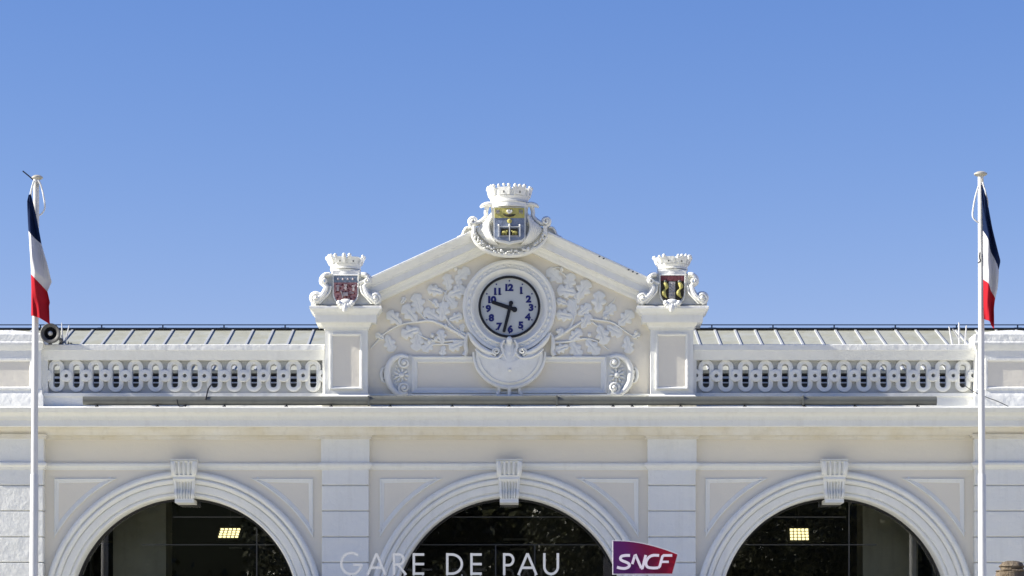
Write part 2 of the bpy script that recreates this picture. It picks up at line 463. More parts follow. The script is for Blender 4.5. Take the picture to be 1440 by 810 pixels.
# keystones: fluted consoles
def keystone(cx):
    mb = MB(); nu, nv = 30, 44
    prof = [(646.5,.20),(647.5,.235),(650,.26),(656,.265),(662,.255),(667,.225),(669.5,.19),(670.5,.175),(671.5,.195),(674,.195),(675.2,.165),(682,.155),(688,.150),(691,.175),(694,.195),(698,.19),(700.5,.165),(702,.14),(703,.16),(706.5,.16)]
    def dprof(y):
        for (a, da), (b, db) in zip(prof, prof[1:]):
            if a <= y <= b: return da+(db-da)*(y-a)/(b-a)
        return prof[-1][1]
    vs = []
    for j in range(nv+1):
        y = 646.5+60*j/nv; t = j/nv
        hw = 17.6-4.6*t-(1.0 if y > 701 else 0)+(1.3 if y < 668 else 0)
        for i in range(nu+1):
            u = -1+2*i/nu; d = dprof(y)
            fl = 0
            if abs(u) < 0.72:
                if 649.5 < y < 667: fl = -0.062*(0.5-0.5*math.cos((u/0.72)*PI*4))
                elif 677 < y < 700: fl = -0.052*(0.5-0.5*math.cos((u/0.72)*PI*5))
            if abs(u) > 0.93: d -= 0.02
            x = cx+hw*u
            vs.append((X(cx,.2)+S(hw*u,.2), -(d+fl), Z(y,.2)))
    W = nu+1
    fs = [(j*W+i, j*W+i+1, (j+1)*W+i+1, (j+1)*W+i) for j in range(nv) for i in range(nu)]
    mb.add(vs, fs)
    # sides, top
    def edge(idx, mk):
        n0 = len(mb.v); ids = idx
        back = [(mb.v[k][0], 0.0, mb.v[k][2]) for k in ids]
        fr = [mb.v[k] for k in ids]
        q = len(ids); mb.add(fr+back, [(k, k+1, q+k+1, q+k) for k in range(q-1)])
    edge([j*W for j in range(nv+1)], 0); edge([j*W+nu for j in range(nv+1)], 0); edge(list(range(W)), 0)
    # foot running back under the soffit
    hw = 13.2
    x0 = X(cx,.2)-S(hw,.2); x1 = X(cx,.2)+S(hw,.2)
    mb.box(x0, x1, -0.155, 0.40, Z(706.5,.2), Z(703,.2)+0.02)
    # cap on top
    mb.box(X(cx,.2)-S(18.3,.2), X(cx,.2)+S(18.3,.2), -0.262, 0.0, Z(647.4,.2), Z(646.2,.2))
    mb.build('keystone', M['white2'], B, smooth=50)
for cx in ARCH: keystone(cx)

# spandrel panels
for cx in ARCH:
    for sg in (-1, 1):
        def pt(dx, y): return (X(cx+sg*dx), Z(y))
        R = 209.5; path = []
        xo, xi, yt = 182, 93, 672.8
        ybot = 860-math.sqrt(R*R-xo*xo); xin = math.sqrt(R*R-(860-yt)**2)
        arc = []
        a0 = math.atan2(860-ybot, xo); a1 = math.atan2(860-yt, xin)
        for k in range(19):
            a = a0+(a1-a0)*k/18; arc.append((R*math.cos(a), 860-R*math.sin(a)))
        path = [(xo, yt)]+arc
        path = [pt(*p) for p in path]
        prof = [(0,0.0),(0,0.022),(0.012,0.030),(0.028,0.026),(0.034,0.016),(0.048,0.016),(0.056,0.010),(0.080,0.006),(0.083,0.0)]
        # orientation: offset must point inside
        area = sum(path[i-1][0]*path[i][1]-path[i][0]*path[i-1][1] for i in range(len(path)))
        if area < 0: path = path[::-1]
        mb = MB(); sweep(mb, path, prof, front, closed=True)
        mb.build('spandrel_panel', M['white'], B, smooth=30)

# windows
gy = 0.42
for wi, cx in enumerate(ARCH):
    c = X(cx)
    mb = MB()
    pr = [(161.5,-0.36),(161.5,-0.46),(158.2,-0.46),(158.2,-0.36),(161.5,-0.36)]
    ring_y(mb, c, zc, [(S(r), d) for r, d in pr], n=72, a0=0, a1=PI)
    for sg in (-1,1):
        a, b = sorted((c+sg*S(161.5), c+sg*S(158.2))); mb.box(a, b, .36, .46, 0, zc)
    mb.box(c-S(152), c+S(152), .38, .45, zc-.05, zc+.02)
    win = mb.build('window', M['black'], B, smooth=30)
    n = 48; vs = [(c+S(159)*math.cos(PI*i/n), gy, zc+S(159)*math.sin(PI*i/n)) for i in range(n+1)]
    vs += [(c+S(159), gy, 0.02)] ; vs.insert(0, (c-S(159), gy, 0.02)); vs = [vs[0]]+vs[1:][::-1] if False else vs
    vs = [(c-S(159), gy, 0.02)]+[(c-S(159)*math.cos(PI*i/n), gy, zc+S(159)*math.sin(PI*i/n)) for i in range(n+1)]+[(c+S(159), gy, 0.02)]
    mg = MB(); mg.add(vs, [tuple(range(len(vs)))])
    mg.build('glass_pane', M['glass'], win)
    # thin glazing joints
    mj = MB()
    def bar_h(py, x0, x1, w=0.007): mj.box(X(x0,-.4), X(x1,-.4), .402, .44, Z(py,-.4)-w, Z(py,-.4)+w)
    def bar_v(px, y0, y1, w=0.009): mj.box(X(px,-.4)-w, X(px,-.4)+w, .40, .438, Z(y1,-.4), Z(y0,-.4))
    for py in (727, 766):
        hw = math.sqrt(156.5**2-(861-py)**2)
        bar_h(py, 720+(cx-720)*.992-hw+ (0 if wi != 0 else 62), 720+(cx-720)*.992+hw-(62 if wi == 2 else 0))
    v = {0: [(361,742)], 1: [(697,766),(752,766)], 2: [(1194,707)]}[wi]
    for px, y0 in v: bar_v(px, y0, 1000, .010)
    mj.build('glazing_joint', M['joint'], win)

# interior: floor, back wall, pillars, beams
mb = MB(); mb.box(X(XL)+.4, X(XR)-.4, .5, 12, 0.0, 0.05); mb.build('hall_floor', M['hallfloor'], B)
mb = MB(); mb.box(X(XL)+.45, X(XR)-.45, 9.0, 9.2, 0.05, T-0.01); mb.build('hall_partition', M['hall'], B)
for x0, x1, yy in ((159,233.5,1.6),(1213.5,1291,1.6)):
    mb = MB(); z = 0.05
    for zz in (DZ(960,yy), DZ(852,yy), DZ(744.5,yy), T-0.005):
        mb.box(D(x0,yy), D(x1,yy), yy, yy+.9, z+0.012, zz)
        mb.box(D(x0,yy)+.012, D(x1,yy)-.012, yy+.012, yy+.88, z, z+.012); z = zz
    mb.build('hall_pillar', M['concrete'], B)
for x0, x1, yy in ((126,130,3.0),(1312,1316,3.2)):
    mb = MB(); mb.box(D(x0,yy), D(x1,yy), yy, yy+.12, .05, T-.02); mb.build('hall_post', M['steel'], B)
for y0, py0, py1 in ((6.0,727.5,764),):
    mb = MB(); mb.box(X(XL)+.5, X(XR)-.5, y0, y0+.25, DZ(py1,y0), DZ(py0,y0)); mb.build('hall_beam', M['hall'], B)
# small strip lamps' housings inside (unlit)
for px, py, w in ((331,770,18),(725,758,34),(728,772,22)):
    yy = 5.0; mb = MB(); mb.box(D(px-w/2,yy), D(px+w/2,yy), yy, yy+.1, DZ(py+1.4,yy), DZ(py-1.0,yy)); mb.build('hall_strip_fitting', M['steel'], B)

# ------------------------------------------------------------------ parapet: end blocks, balustrades, piers
dE = 0.15
for x0, x1, sg in ((XL,57.5,1),(1373.5,XR,-1)):
    a, b = X(x0,dE), X(x1,dE)
    mb = MB()
    mb.box(a, b, -dE, .55, Z(575,dE), Z(484,dE))
    # base mouldings
    pth = [(a,.5),(a,-dE),(b,-dE),(b,.5)]
    sweep(mb, pth, [(-o, Z(py,dE)) for o, py in ((0.0,575),(.045,575),(.045,558),(.03,555),(.02,553),(.016,548.5),(0.0,547))], plan)
    # cap
    sweep(mb, pth, [(-o, Z(py,dE)) for o, py in ((0.0,493),(.02,491),(.035,487),(.05,484.5),(.05,482),(.04,481),(0.035,480.5),(0.03,470.5),(0,468.5),(-.2,467.5))], plan)
    # top, gently crowned
    vs = []; n = 14
    for i in range(n+1):
        x = a-.03+(b-a+.06)*i/n; zt = Z(469.5,dE)+0.07*math.sin(PI*i/n)
        vs += [(x,-dE-.03,Z(470.8,dE)),(x,-dE+.03,zt),(x,.5,zt),(x,.55,Z(484,dE))]
    mb.add(vs, [(i*4+k,(i+1)*4+k,(i+1)*4+k+1,i*4+k+1) for i in range(n) for k in range(3)]+[(0,1,2,3),tuple(n*4+k for k in (3,2,1,0))])
    # raised panel frame
    px0, px1 = (-26,46) if sg == 1 else (1385,1458)
    path = [(X(px0,dE),Z(548,dE)),(X(px1,dE),Z(548,dE)),(X(px1,dE),Z(504,dE)),(X(px0,dE),Z(504,dE))]
    sweep(mb, path, [(0,dE),(0,dE+.03),(.03,dE+.03),(.05,dE+.012),(.055,dE)], front, closed=True)
    blk = mb.build('parapet_block', M['rough'], B, smooth=28)
    mb = MB(); mb.add([(X(px0,dE)+.05,-dE-.003,Z(548,dE)+.05),(X(px1,dE)-.05,-dE-.003,Z(548,dE)+.05),(X(px1,dE)-.05,-dE-.003,Z(504,dE)-.05),(X(px0,dE)+.05,-dE-.003,Z(504,dE)-.05)],[(0,1,2,3)])
    mb.build('block_panel', M['beige'], blk)

def stadium(w, h, angs):
    pts = []; r = w/2; s = h/2-r
    for a in angs:
        ca, sa = math.cos(a), math.sin(a)
        if abs(ca) > 1e-9 and abs(sa/ca)*r <= s: t = r/abs(ca)
        else:
            # ray with circle centre (0, +-s)
            cz_ = s*(1 if sa > 0 else -1); bq = sa*cz_; t = bq+math.sqrt(max(0, bq*bq-(s*s-r*r)))
        pts.append((t*ca, t*sa))
    return pts
def rectray(w, h, angs):
    out = []
    for a in angs:
        ca, sa = math.cos(a), math.sin(a)
        t = min(w/2/abs(ca) if abs(ca) > 1e-9 else 1e9, h/2/abs(sa) if abs(sa) > 1e-9 else 1e9)
        out.append((t*ca, t*sa))
    return out
PER = 27.72
pw, ph = S(PER), S(48.6)
ca_ = math.atan2(ph, pw)
angs = sorted(set([2*PI*i/64 for i in range(64)]+[ca_, PI-ca_, PI+ca_, 2*PI-ca_]+[PI/2+s*(0.05+0.05*k) for k in range(5) for s in (-1,1)]+[1.5*PI+s*(0.05+0.05*k) for k in range(5) for s in (-1,1)]))
DP = -0.12                                  # panel front
def bridge(mb, rings):
    n = len(rings[0][0]); vs = []
    for pl, d in rings: vs += [(x,-d,z) for x, z in pl]
    mb.add(vs, [(k*n+i, k*n+(i+1)%n, (k+1)*n+(i+1)%n, (k+1)*n+i) for k in range(len(rings)-1) for i in range(n)])
def mesh_only(mb, name, m, smooth=35):
    o = mb.build(name, m, None, smooth=smooth); me = o.data; bpy.data.objects.remove(o); return me
mb = MB(); bridge(mb, [(rectray(pw,ph,angs),-.07),(rectray(pw,ph,angs),0),(stadium(S(9.0),S(32.6),angs),0),(stadium(S(9.0),S(32.6),angs),-.07),(rectray(pw,ph,angs),-.07)])
cell_me = mesh_only(mb, 'pierced_panel', M['slab'], 30)
mb = MB(); st = lambda w, h: stadium(S(w),S(h),angs)
bridge(mb, [(st(21.9,45.2),0),(st(21.9,45.2),.050),(st(21.3,44.6),.057),(st(20.4,43.7),.059),(st(10.6,34.0),.059),(st(9.7,33.1),.056),(st(9.2,32.7),.045),(st(9.2,32.7),0)])
loop_me = mesh_only(mb, 'balustrade_loop', M['white2'])
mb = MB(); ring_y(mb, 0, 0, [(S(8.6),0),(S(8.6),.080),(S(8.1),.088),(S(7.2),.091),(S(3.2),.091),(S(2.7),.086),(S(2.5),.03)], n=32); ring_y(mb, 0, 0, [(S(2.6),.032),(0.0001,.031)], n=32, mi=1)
disc_me = mesh_only(mb, 'balustrade_disc', [M['white2'], M['hole']])

for side in (0, 1):
    if side == 0: x0, x1, f = 57.5, 457, 80.2
    else: x0, x1, f = 974.8, 1373.5, 992.8
    mb = MB()
    # coping
    a, b = X(x0), X(x1)
    pf = [(-.0, 506.2),(.004,505),(.012,503.5),(.028,500),(.045,496),(.055,493.4),(.066,493),(.066,485.6),(.05,484.8),(-.30,483.6),(-.30,506.2)]
    pth = [(a+.003,0),(b-.003,0)]
    sweep(mb, pth, [(-d, Z(py, 0)) for d, py in pf], plan, pclosed=True)
    bal = mb.build('balustrade', M['rough'], B, smooth=26)
    ox0, ox1 = (67,453.5) if side == 0 else (979.5,1369.5)
    mb = MB()
    mb.box(a+.003, b-.003, -.03, .12, Z(573.5), Z(557.8)); mb.box(a+.003, b-.003, -.055, .10, Z(557.8), Z(553.2))
    mb.build('base_rail', M['white'], bal)
    mb = MB(); z0, z1 = Z(553.2), Z(506.2)
    for q0, q1 in ((a+.003, X(ox0)), (X(ox1), b-.003)):
        mb = MB(); mb.box(q0, q1, -.0, .17, z0, z1); mb.build('end_stile', M['white'], bal)
    zc2 = Z(529.0, DP)
    def inst(me, nm, x, y, z):
        o = bpy.data.objects.new(nm, me); COL.objects.link(o); o.parent = bal; o.location = (x, y, z); return o
    for i in range(14):
        px = f+PER*i
        inst(cell_me, 'pierced_panel', X(px,DP), -DP, Z(529.6,DP))
        o_ = inst(loop_me, 'balustrade_loop', X(px,DP)+random.uniform(-.004,.004), -DP-.001-random.uniform(0,.008), zc2+random.uniform(-.003,.003)); o_.rotation_euler.y = random.uniform(-.012,.012)
    for i in range(15):
        px = f-PER/2+PER*i
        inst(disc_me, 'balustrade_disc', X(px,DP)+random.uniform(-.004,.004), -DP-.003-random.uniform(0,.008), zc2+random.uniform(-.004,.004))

# roof behind
ey, ez = 2.1, DZ(520.3,2.1); ry, rz = 6.2, DZ(463.5,6.2)
mb = MB(); RX0, RX1 = D(-60,6.2), D(1500,6.2)
vs = [(RX0,ey,ez),(RX1,ey,ez),(RX1,ry,rz),(RX0,ry,rz),(RX0,2*ry-ey,ez),(RX1,2*ry-ey,ez),(RX0,ey,ez-.06),(RX1,ey,ez-.06),(RX0,2*ry-ey,ez-.06),(RX1,2*ry-ey,ez-.06)]
mb.add(vs, [(0,1,2,3),(3,2,5,4),(0,6,7,1),(4,5,9,8),(0,3,4,8,6),(1,7,9,5,2),(6,8,9,7)])
roof = mb.build('roof', M['zinc'], B)
# standing batten rolls
sp = 29.0*(DIST+4.6)/FPX
k = 0; xx = RX0+.12
mb = MB(); L_ = math.hypot(ry-ey, rz-ez); nx, nz = -(rz-ez)/L_, (ry-ey)/L_
xref = D(452+10, 4.6)
xx = xref-math.ceil((xref-RX0)/sp)*sp+sp
while xx < RX1-.05:
    w = .023; h = .020
    a = [(xx-w,ey,ez),(xx+w,ey,ez),(xx+w*.86,ey+nx*h,ez+nz*h),(xx-w*.86,ey+nx*h,ez+nz*h)]
    b = [(xx-w,ry,rz),(xx+w,ry,rz),(xx+w*.86,ry+nx*h,rz+nz*h),(xx-w*.86,ry+nx*h,rz+nz*h)]
    mb.add(a+b, [(0,3,2,1),(4,5,6,7),(1,2,6,5),(2,3,7,6),(3,0,4,7)])
    xx += sp
mb.build('batten_roll', M['roll'], roof)
mb = MB(); mb.box(RX0-.02, RX1+.02, ry-.12, ry+.12, rz+.004, rz+.022)
mb.build('ridge_capping', M['rail'], roof)
mb = MB()
tube(mb, [(RX0,ry,DZ(456.8,ry)),(0,ry,DZ(456.8,ry)),(RX1,ry,DZ(456.8,ry))], .011, 8)
rr = mb.build('ridge_safety_rail', M['rail'], roof)
for base in (57, 1001):
    for i in range(-1, 6):
        px = base+86*i
        if px < -30 or px > 1460 or 450 < px < 980: continue
        mb = MB(); x = D(px,ry)
        mb.box(x-.013, x+.013, ry-.013, ry+.013, rz+.022, DZ(456.8,ry)); mb.box(x-.075, x+.075, ry-.05, ry+.05, rz+.022, rz+.036)
        mb.build('rail_post', M['rail'], roof)
# attic wall with pale slats under the eave
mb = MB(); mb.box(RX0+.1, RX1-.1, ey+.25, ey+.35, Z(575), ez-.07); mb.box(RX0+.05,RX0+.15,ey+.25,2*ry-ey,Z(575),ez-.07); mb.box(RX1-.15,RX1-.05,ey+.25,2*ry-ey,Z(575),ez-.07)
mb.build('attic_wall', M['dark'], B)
for p0, p1 in ((521.8,523.0),(529.3,532.3),(537.2,538.8)):
    mb = MB(); yy = ey+.03; mb.box(RX0+.1, RX1-.1, yy, yy+.05, DZ(p1,yy), DZ(p0,yy)); mb.build('attic_slat', M['white'], B)
mb = MB(); yy = ey+.13; mb.box(RX0+.1, RX1-.1, yy, yy+.05, DZ(552,yy), DZ(539,yy)); mb.build('attic_slat', M['pipe'], B)

# ------------------------------------------------------------------ pediment
dT = -0.08
def rake_top(x): return 384-0.457*(x-538) if x <= XC else 384-0.457*((2*XC-x)-538)
mb = MB()
zt = lambda px: Z(rake_top(px)+8, dT)
poly = [(X(512),Z(575)),(X(920),Z(575)),(X(920),zt(920)),(X(XC),zt(XC)),(X(512),zt(512))]
prism(mb, poly, -0.55, dT)
ped = mb.build('pediment', M['beige'], B)
# raking cornice
rk = [(0,dT),(0,.02),(2,.05),(5.5,.06),(7,.09),(8.5,.10),(10,.11),(10.4,.22),(20,.225),(20.2,.25),(22.0,.255),(22.3,.27),(24,.285),(27,.32),(29.5,.335),(29.7,.35),(32.0,.35),(32.5,.34),(33,-.55)]
cs = math.cos(math.atan(.457))
yb = 31.5/cs*1.0
path = [(X(518.5,.15), Z(rake_top(518.5)+36,.15)), (X(XC,.15), Z(rake_top(XC)+36,.15)), (X(913.5,.15), Z(rake_top(913.5)+36,.15))]
mb = MB(); sweep(mb, path, [(S(o), d) for o, d in rk], front)
mb.build('raking_cornice', M['white'], ped, smooth=24)

# piers flanking
def pier(cx, sg):
    d = 0.15; mb = MB()
    a, b = X(cx-30,d), X(cx+30,d)
    mb.box(a, b, -d, .55, Z(575,d), Z(456,d))
    pth = [(a,.55),(a,-d),(b,-d),(b,.55)]
    sweep(mb, pth, [(-o, Z(py,d)) for o, py in ((0,574.5),(.05,574.5),(.05,559),(.045,557.5),(.02,555.5),(0,554))], plan)
    body = mb.build('parapet_pier', M['white'], B, smooth=28)
    mb = MB()
    sweep(mb, pth, [(-o, Z(py,d+o)) for o, py in ((0.0,463),(.02,462.6),(.022,460.5),(.04,458.5),(.06,455.8),(.07,453.5),(.145,452.6),(.15,453.4),(.155,452),(.165,441.8),(.185,441.3),(.19,439.5),(.21,437.2),(.235,435),(.245,434),(.255,433.8),(.255,430.6),(.245,430.0),(-.3,429.0))], plan)
    mb.build('pier_cap', M['white'], body, smooth=28)
    # panel frame
    mb = MB(); p = [(X(cx-22.6,d),Z(547.5,d)),(X(cx+22.6,d),Z(547.5,d)),(X(cx+22.6,d),Z(469,d)),(X(cx-22.6,d),Z(469,d))]
    sweep(mb, p, [(0,d),(0,d+.035),(.022,d+.035),(.03,d+.02),(.045,d+.004),(.05,d)], front, closed=True)
    mb.build('panel_frame', M['white'], body)
    mb = MB(); e = .048
    mb.add([(p[0][0]+e,-d-.003,p[0][1]+e),(p[1][0]-e,-d-.003,p[1][1]+e),(p[2][0]-e,-d-.003,p[2][1]-e),(p[3][0]+e,-d-.003,p[3][1]-e)],[(0,1,2,3)])
    mb.build('pier_panel', M['beige'], body)
pier(487, 1); pier(945, -1)

# crown on a coat of arms
def crown(parent, cx, yt, yb_, rt, rb, d):
    mb = MB(); x = X(cx,d); zb, zt_ = Z(yb_,d), Z(yt,d); H = zt_-zb; rb = S(rb,d); rt = S(rt,d)
    fr = lambda t: rb+(rt-rb)*t**1.6
    lathe_z(mb, x, -d, [(0.001,zb+H*.1),(rb*.99,zb),(rb*1.05,zb+H*.03),(rb*1.06,zb+H*.10),(rb*1.0,zb+H*.14),(fr(.2),zb+H*.17),(fr(.28),zb+H*.28),(fr(.3)*1.04,zb+H*.32),(fr(.33)*1.04,zb+H*.37),(fr(.38),zb+H*.40),(fr(.7)*.99,zb+H*.72),(fr(.7)*.86,zb+H*.74),(fr(.6)*.82,zb+H*.5),(0.001,zb+H*.48)], 40)
    for k in range(8):
        a = -PI/2-PI/8+k*PI/4+.12
        ca, sa = math.cos(a), math.sin(a); tx, ty = -sa, ca
        # flaring tower
        vs = []
        for t, w in ((.40,.26),(.86,.30)):
            r1 = fr(t)*1.05; r0 = fr(t)*.80
            for rr_, s_ in ((r0,-1),(r0,1),(r1,1),(r1,-1)):
                vs.append((x+ca*rr_+tx*w*rt*s_, -d+sa*rr_+ty*w*rt*s_, zb+H*t))
        mb.add(vs, [(0,1,2,3),(7,6,5,4),(0,4,5,1),(1,5,6,2),(2,6,7,3),(3,7,4,0)])
        for s_ in (-1,0,1):
            if random.random() < .22: continue
            r1 = fr(.95)*.98
            ball(mb, (x+ca*r1+tx*.24*rt*s_, -d+sa*r1+ty*.24*rt*s_, zb+H*(.92+.03*(s_ == 0)+random.uniform(-.03,.05))), S(2.5*random.uniform(.8,1.15),d), sz=random.uniform(.9,1.4), n=6)
        for s_ in (-.5,.5):
            a2 = a+PI/8+s_*.16; r1 = fr(.74)*.96
            ball(mb, (x+math.cos(a2)*r1, -d+math.sin(a2)*r1, zb+H*.77), S(1.5,d), n=5)
        # little window slit
        r1 = fr(.58)*1.065
        c_ = Vector((x+ca*r1, -d+sa*r1, zb+H*.58))
        u = Vector((tx,ty,0))*S(1.0,d); w_ = Vector((0,0,1))*S(2.0,d)
        mb.add([c_-u-w_, c_+u-w_, c_+u+w_, c_-u+w_], [(0,1,2,3)], 1)
    mb.build('crown', [M['white2'], M['pipe']], parent, smooth=50)

def shield_poly(cx, x0, x1, y0, y1, d, n=10, cut=0.62):
    pts = [(x0,y0),(x1,y0)]
    hw = (x1-x0)/2; ym = y0+(y1-y0)*cut
    for i in range(n+1):
        t = i/n; pts.append((cx+hw*math.cos(t*PI/2)**.6 if t < 1 else cx, ym+(y1-ym)*math.sin(t*PI/2)))
    for i in range(n-1, -1, -1):
        t = i/n; pts.append((cx-hw*math.cos(t*PI/2)**.6, ym+(y1-ym)*math.sin(t*PI/2)))
    return [(X(a,d),Z(b,d)) for a, b in pts]

def side_arms(cx, kind):
    d = 0.30
    mb = MB()
    # backing block, neck band
    bx = lambda a, b, c, e, d0, d1: mb.pbox(cx+a, cx+b, c, e, d0, d1)
    prism(mb, [(X(cx+a,d),Z(b,d)) for a, b in ((-20,379),(20,379),(19,388),(17.5,412),(11,426),(0,433),(-11,426),(-17.5,412),(-19,388))], -.2, d, bevel=.02)
    lathe_z(mb, X(cx,.1), -.06, [(0.001,Z(388,.2)),(S(20.5),Z(388,.2)),(S(21),Z(386,.2)),(S(20.2),Z(384,.2)),(S(20.2),Z(381,.2)),(S(21.5),Z(379.5,.2)),(0.001,Z(378,.2))], 36)
    for s in (-1,1):
        f = lambda pts: [(cx+s*a, b) for a, b in pts]
        # S scroll: from top curl down to lower volute
        ptube(mb, f([(22,386),(28,387),(33,391),(34,397),(31,400),(27,403),(28,409),(32,416),(38,421),(45,427)]), [3.2,4,3.5,3.2,3.4,4.0,4.6,5.0,5,4], .28, n=10, flat=2.0)
        spiral(mb, cx+s*30, 394.5, 4.6, 1.4, PI/2, .37, 2.0, -s, .03)
        spiral(mb, cx+s*41.5, 419, 7.4, 1.8, -PI/2, .35, 2.2, s, .05)
        ball(mb, (X(cx+s*41.5,.38), -.40, Z(419,.38)), S(2.4), n=7)
        lathe = [(S(9.2),0.0),(S(9.2),.28),(S(7.6),.33),(0.001,.33)]
        ring_y(mb, X(cx+s*41.5,.2), Z(419.5,.2), lathe, 28)
        # inner acanthus ribs
        for q in range(3):
            ptube(mb, f([(21+q*3.2,402+q*2),(23+q*3.6,411+q*2),(30+q*3.2,419+q*2),(37+q*1.5,427)]), [1.6,2.0,1.4], .33-.02*q, n=8, flat=1.5)
        prism(mb, [(X(a,.1),Z(b,.1)) for a, b in f([(14,385),(30,388),(27,402),(31,415),(48,424),(48,430),(8,430)])], -.15, .24)
    # shell finial under the shield
    for k in range(7):
        a = PI+PI*(k+.5)/7
        ball(mb, (X(cx+9.5*math.cos(a),.44), -.42, Z(424.5-5.0*math.sin(a),.44)), S(3.8), sy=1.2, n=7)
    ball(mb, (X(cx-1,.46), -.45, Z(433.5,.46)), S(4.0), sz=1.5, n=8)
    for q_ in (-5,4.5): ball(mb, (X(cx+q_,.46), -.43, Z(430.5,.46)), S(3.4), sz=1.2, n=7)
    ball(mb, (X(cx,.44), -.40, Z(425,.44)), S(9), sz=.6, sy=.6, n=9)
    # rim of the shield
    sp_ = shield_poly(cx, cx-17.5, cx+17.5, 387, 426.5, d+.03)
    if sum(sp_[i-1][0]*sp_[i][1]-sp_[i][0]*sp_[i-1][1] for i in range(len(sp_))) < 0: sp_ = sp_[::-1]
    sweep(mb, sp_, [(-.012,d),(-.012,d+.03),(-.003,d+.04),(.012,d+.03),(.014,d)], front, closed=True)
    A = mb.build('coat_of_arms', M['white2'], B, smooth=45)
    crown(A, cx, 361.8, 380.5, 26.5, 20.5, .03)
    d2 = d+.025
    mb = MB()
    if kind == 0:
        A['label'] = 'carved coat of arms with blue and red shield and towers'
        prism(mb, shield_poly(cx, cx-16.2, cx+16.2, 388, 425, d2), d-.01, d2, 0)
        mb.pbox(cx-16.4, cx+16.4, 388, 397.2, d, d2+.01, 1)
        for k in range(4): ball(mb, (X(cx-10.5+k*7,d2), -d2-.012, Z(392.6,d2)), S(1.5), n=6, mi=2)
        for tx_, ty_ in ((-11,402),(0,400.5),(11,402)):
            mb.pbox(cx+tx_-1.5, cx+tx_+1.5, ty_, ty_+7, d2, d2+.03, 2); mb.pbox(cx+tx_-2.3, cx+tx_+2.3, ty_-1, ty_+1, d2, d2+.034, 2)
        mb.pbox(cx-3.5, cx+3.5, 411, 416, d2, d2+.03, 2)
        ptube(mb, [(cx-7,409),(cx-5,413),(cx-4,419)], 1.1, d2+.015, mi=2)
        for k in range(70):
            ball(mb, (X(cx+random.uniform(-14,14),d2), -d2, Z(random.uniform(400,420),d2)), S(random.uniform(.8,1.5)), n=4, mi=random.choice((3,3,2)))
        ms = [M['sred'], M['sbg'], M['spink'], M['smar']]
    else:
        A['label'] = 'carved coat of arms with maroon shield and two golden figures'
        prism(mb, shield_poly(cx, cx-16.2, cx+16.2, 387.5, 424, d2), d-.01, d2, 0)
        mb.pbox(cx-16.4, cx+16.4, 387.5, 395, d, d2+.012, 1)
        mb.pbox(cx-5, cx+4, 396, 419, d2, d2+.02, 3)
        for s in (-1,1):
            for k in range(26):
                t = k/25
                ball(mb, (X(cx+s*10.2+2.0*math.sin(t*7),d2), -d2-.02, Z(399+19*t,d2)), S(2.2+.9*math.sin(t*11)), n=5, mi=2)
            ball(mb, (X(cx+s*10,d2), -d2-.01, Z(396.3,d2)), S(2.6), n=6, mi=4)
        for k in range(24): ball(mb, (X(cx+random.uniform(-3.5,3),d2), -d2-.02, Z(random.uniform(398,418),d2)), S(random.uniform(.8,1.4)), n=4, mi=3)
        ms = [M['sdark'], M['smar'], M['sgold'], M['sgrey'], M['pipe']]
    mb.build('shield', ms, A, smooth=60)
side_arms(486.0, 0); side_arms(945.5, 1)

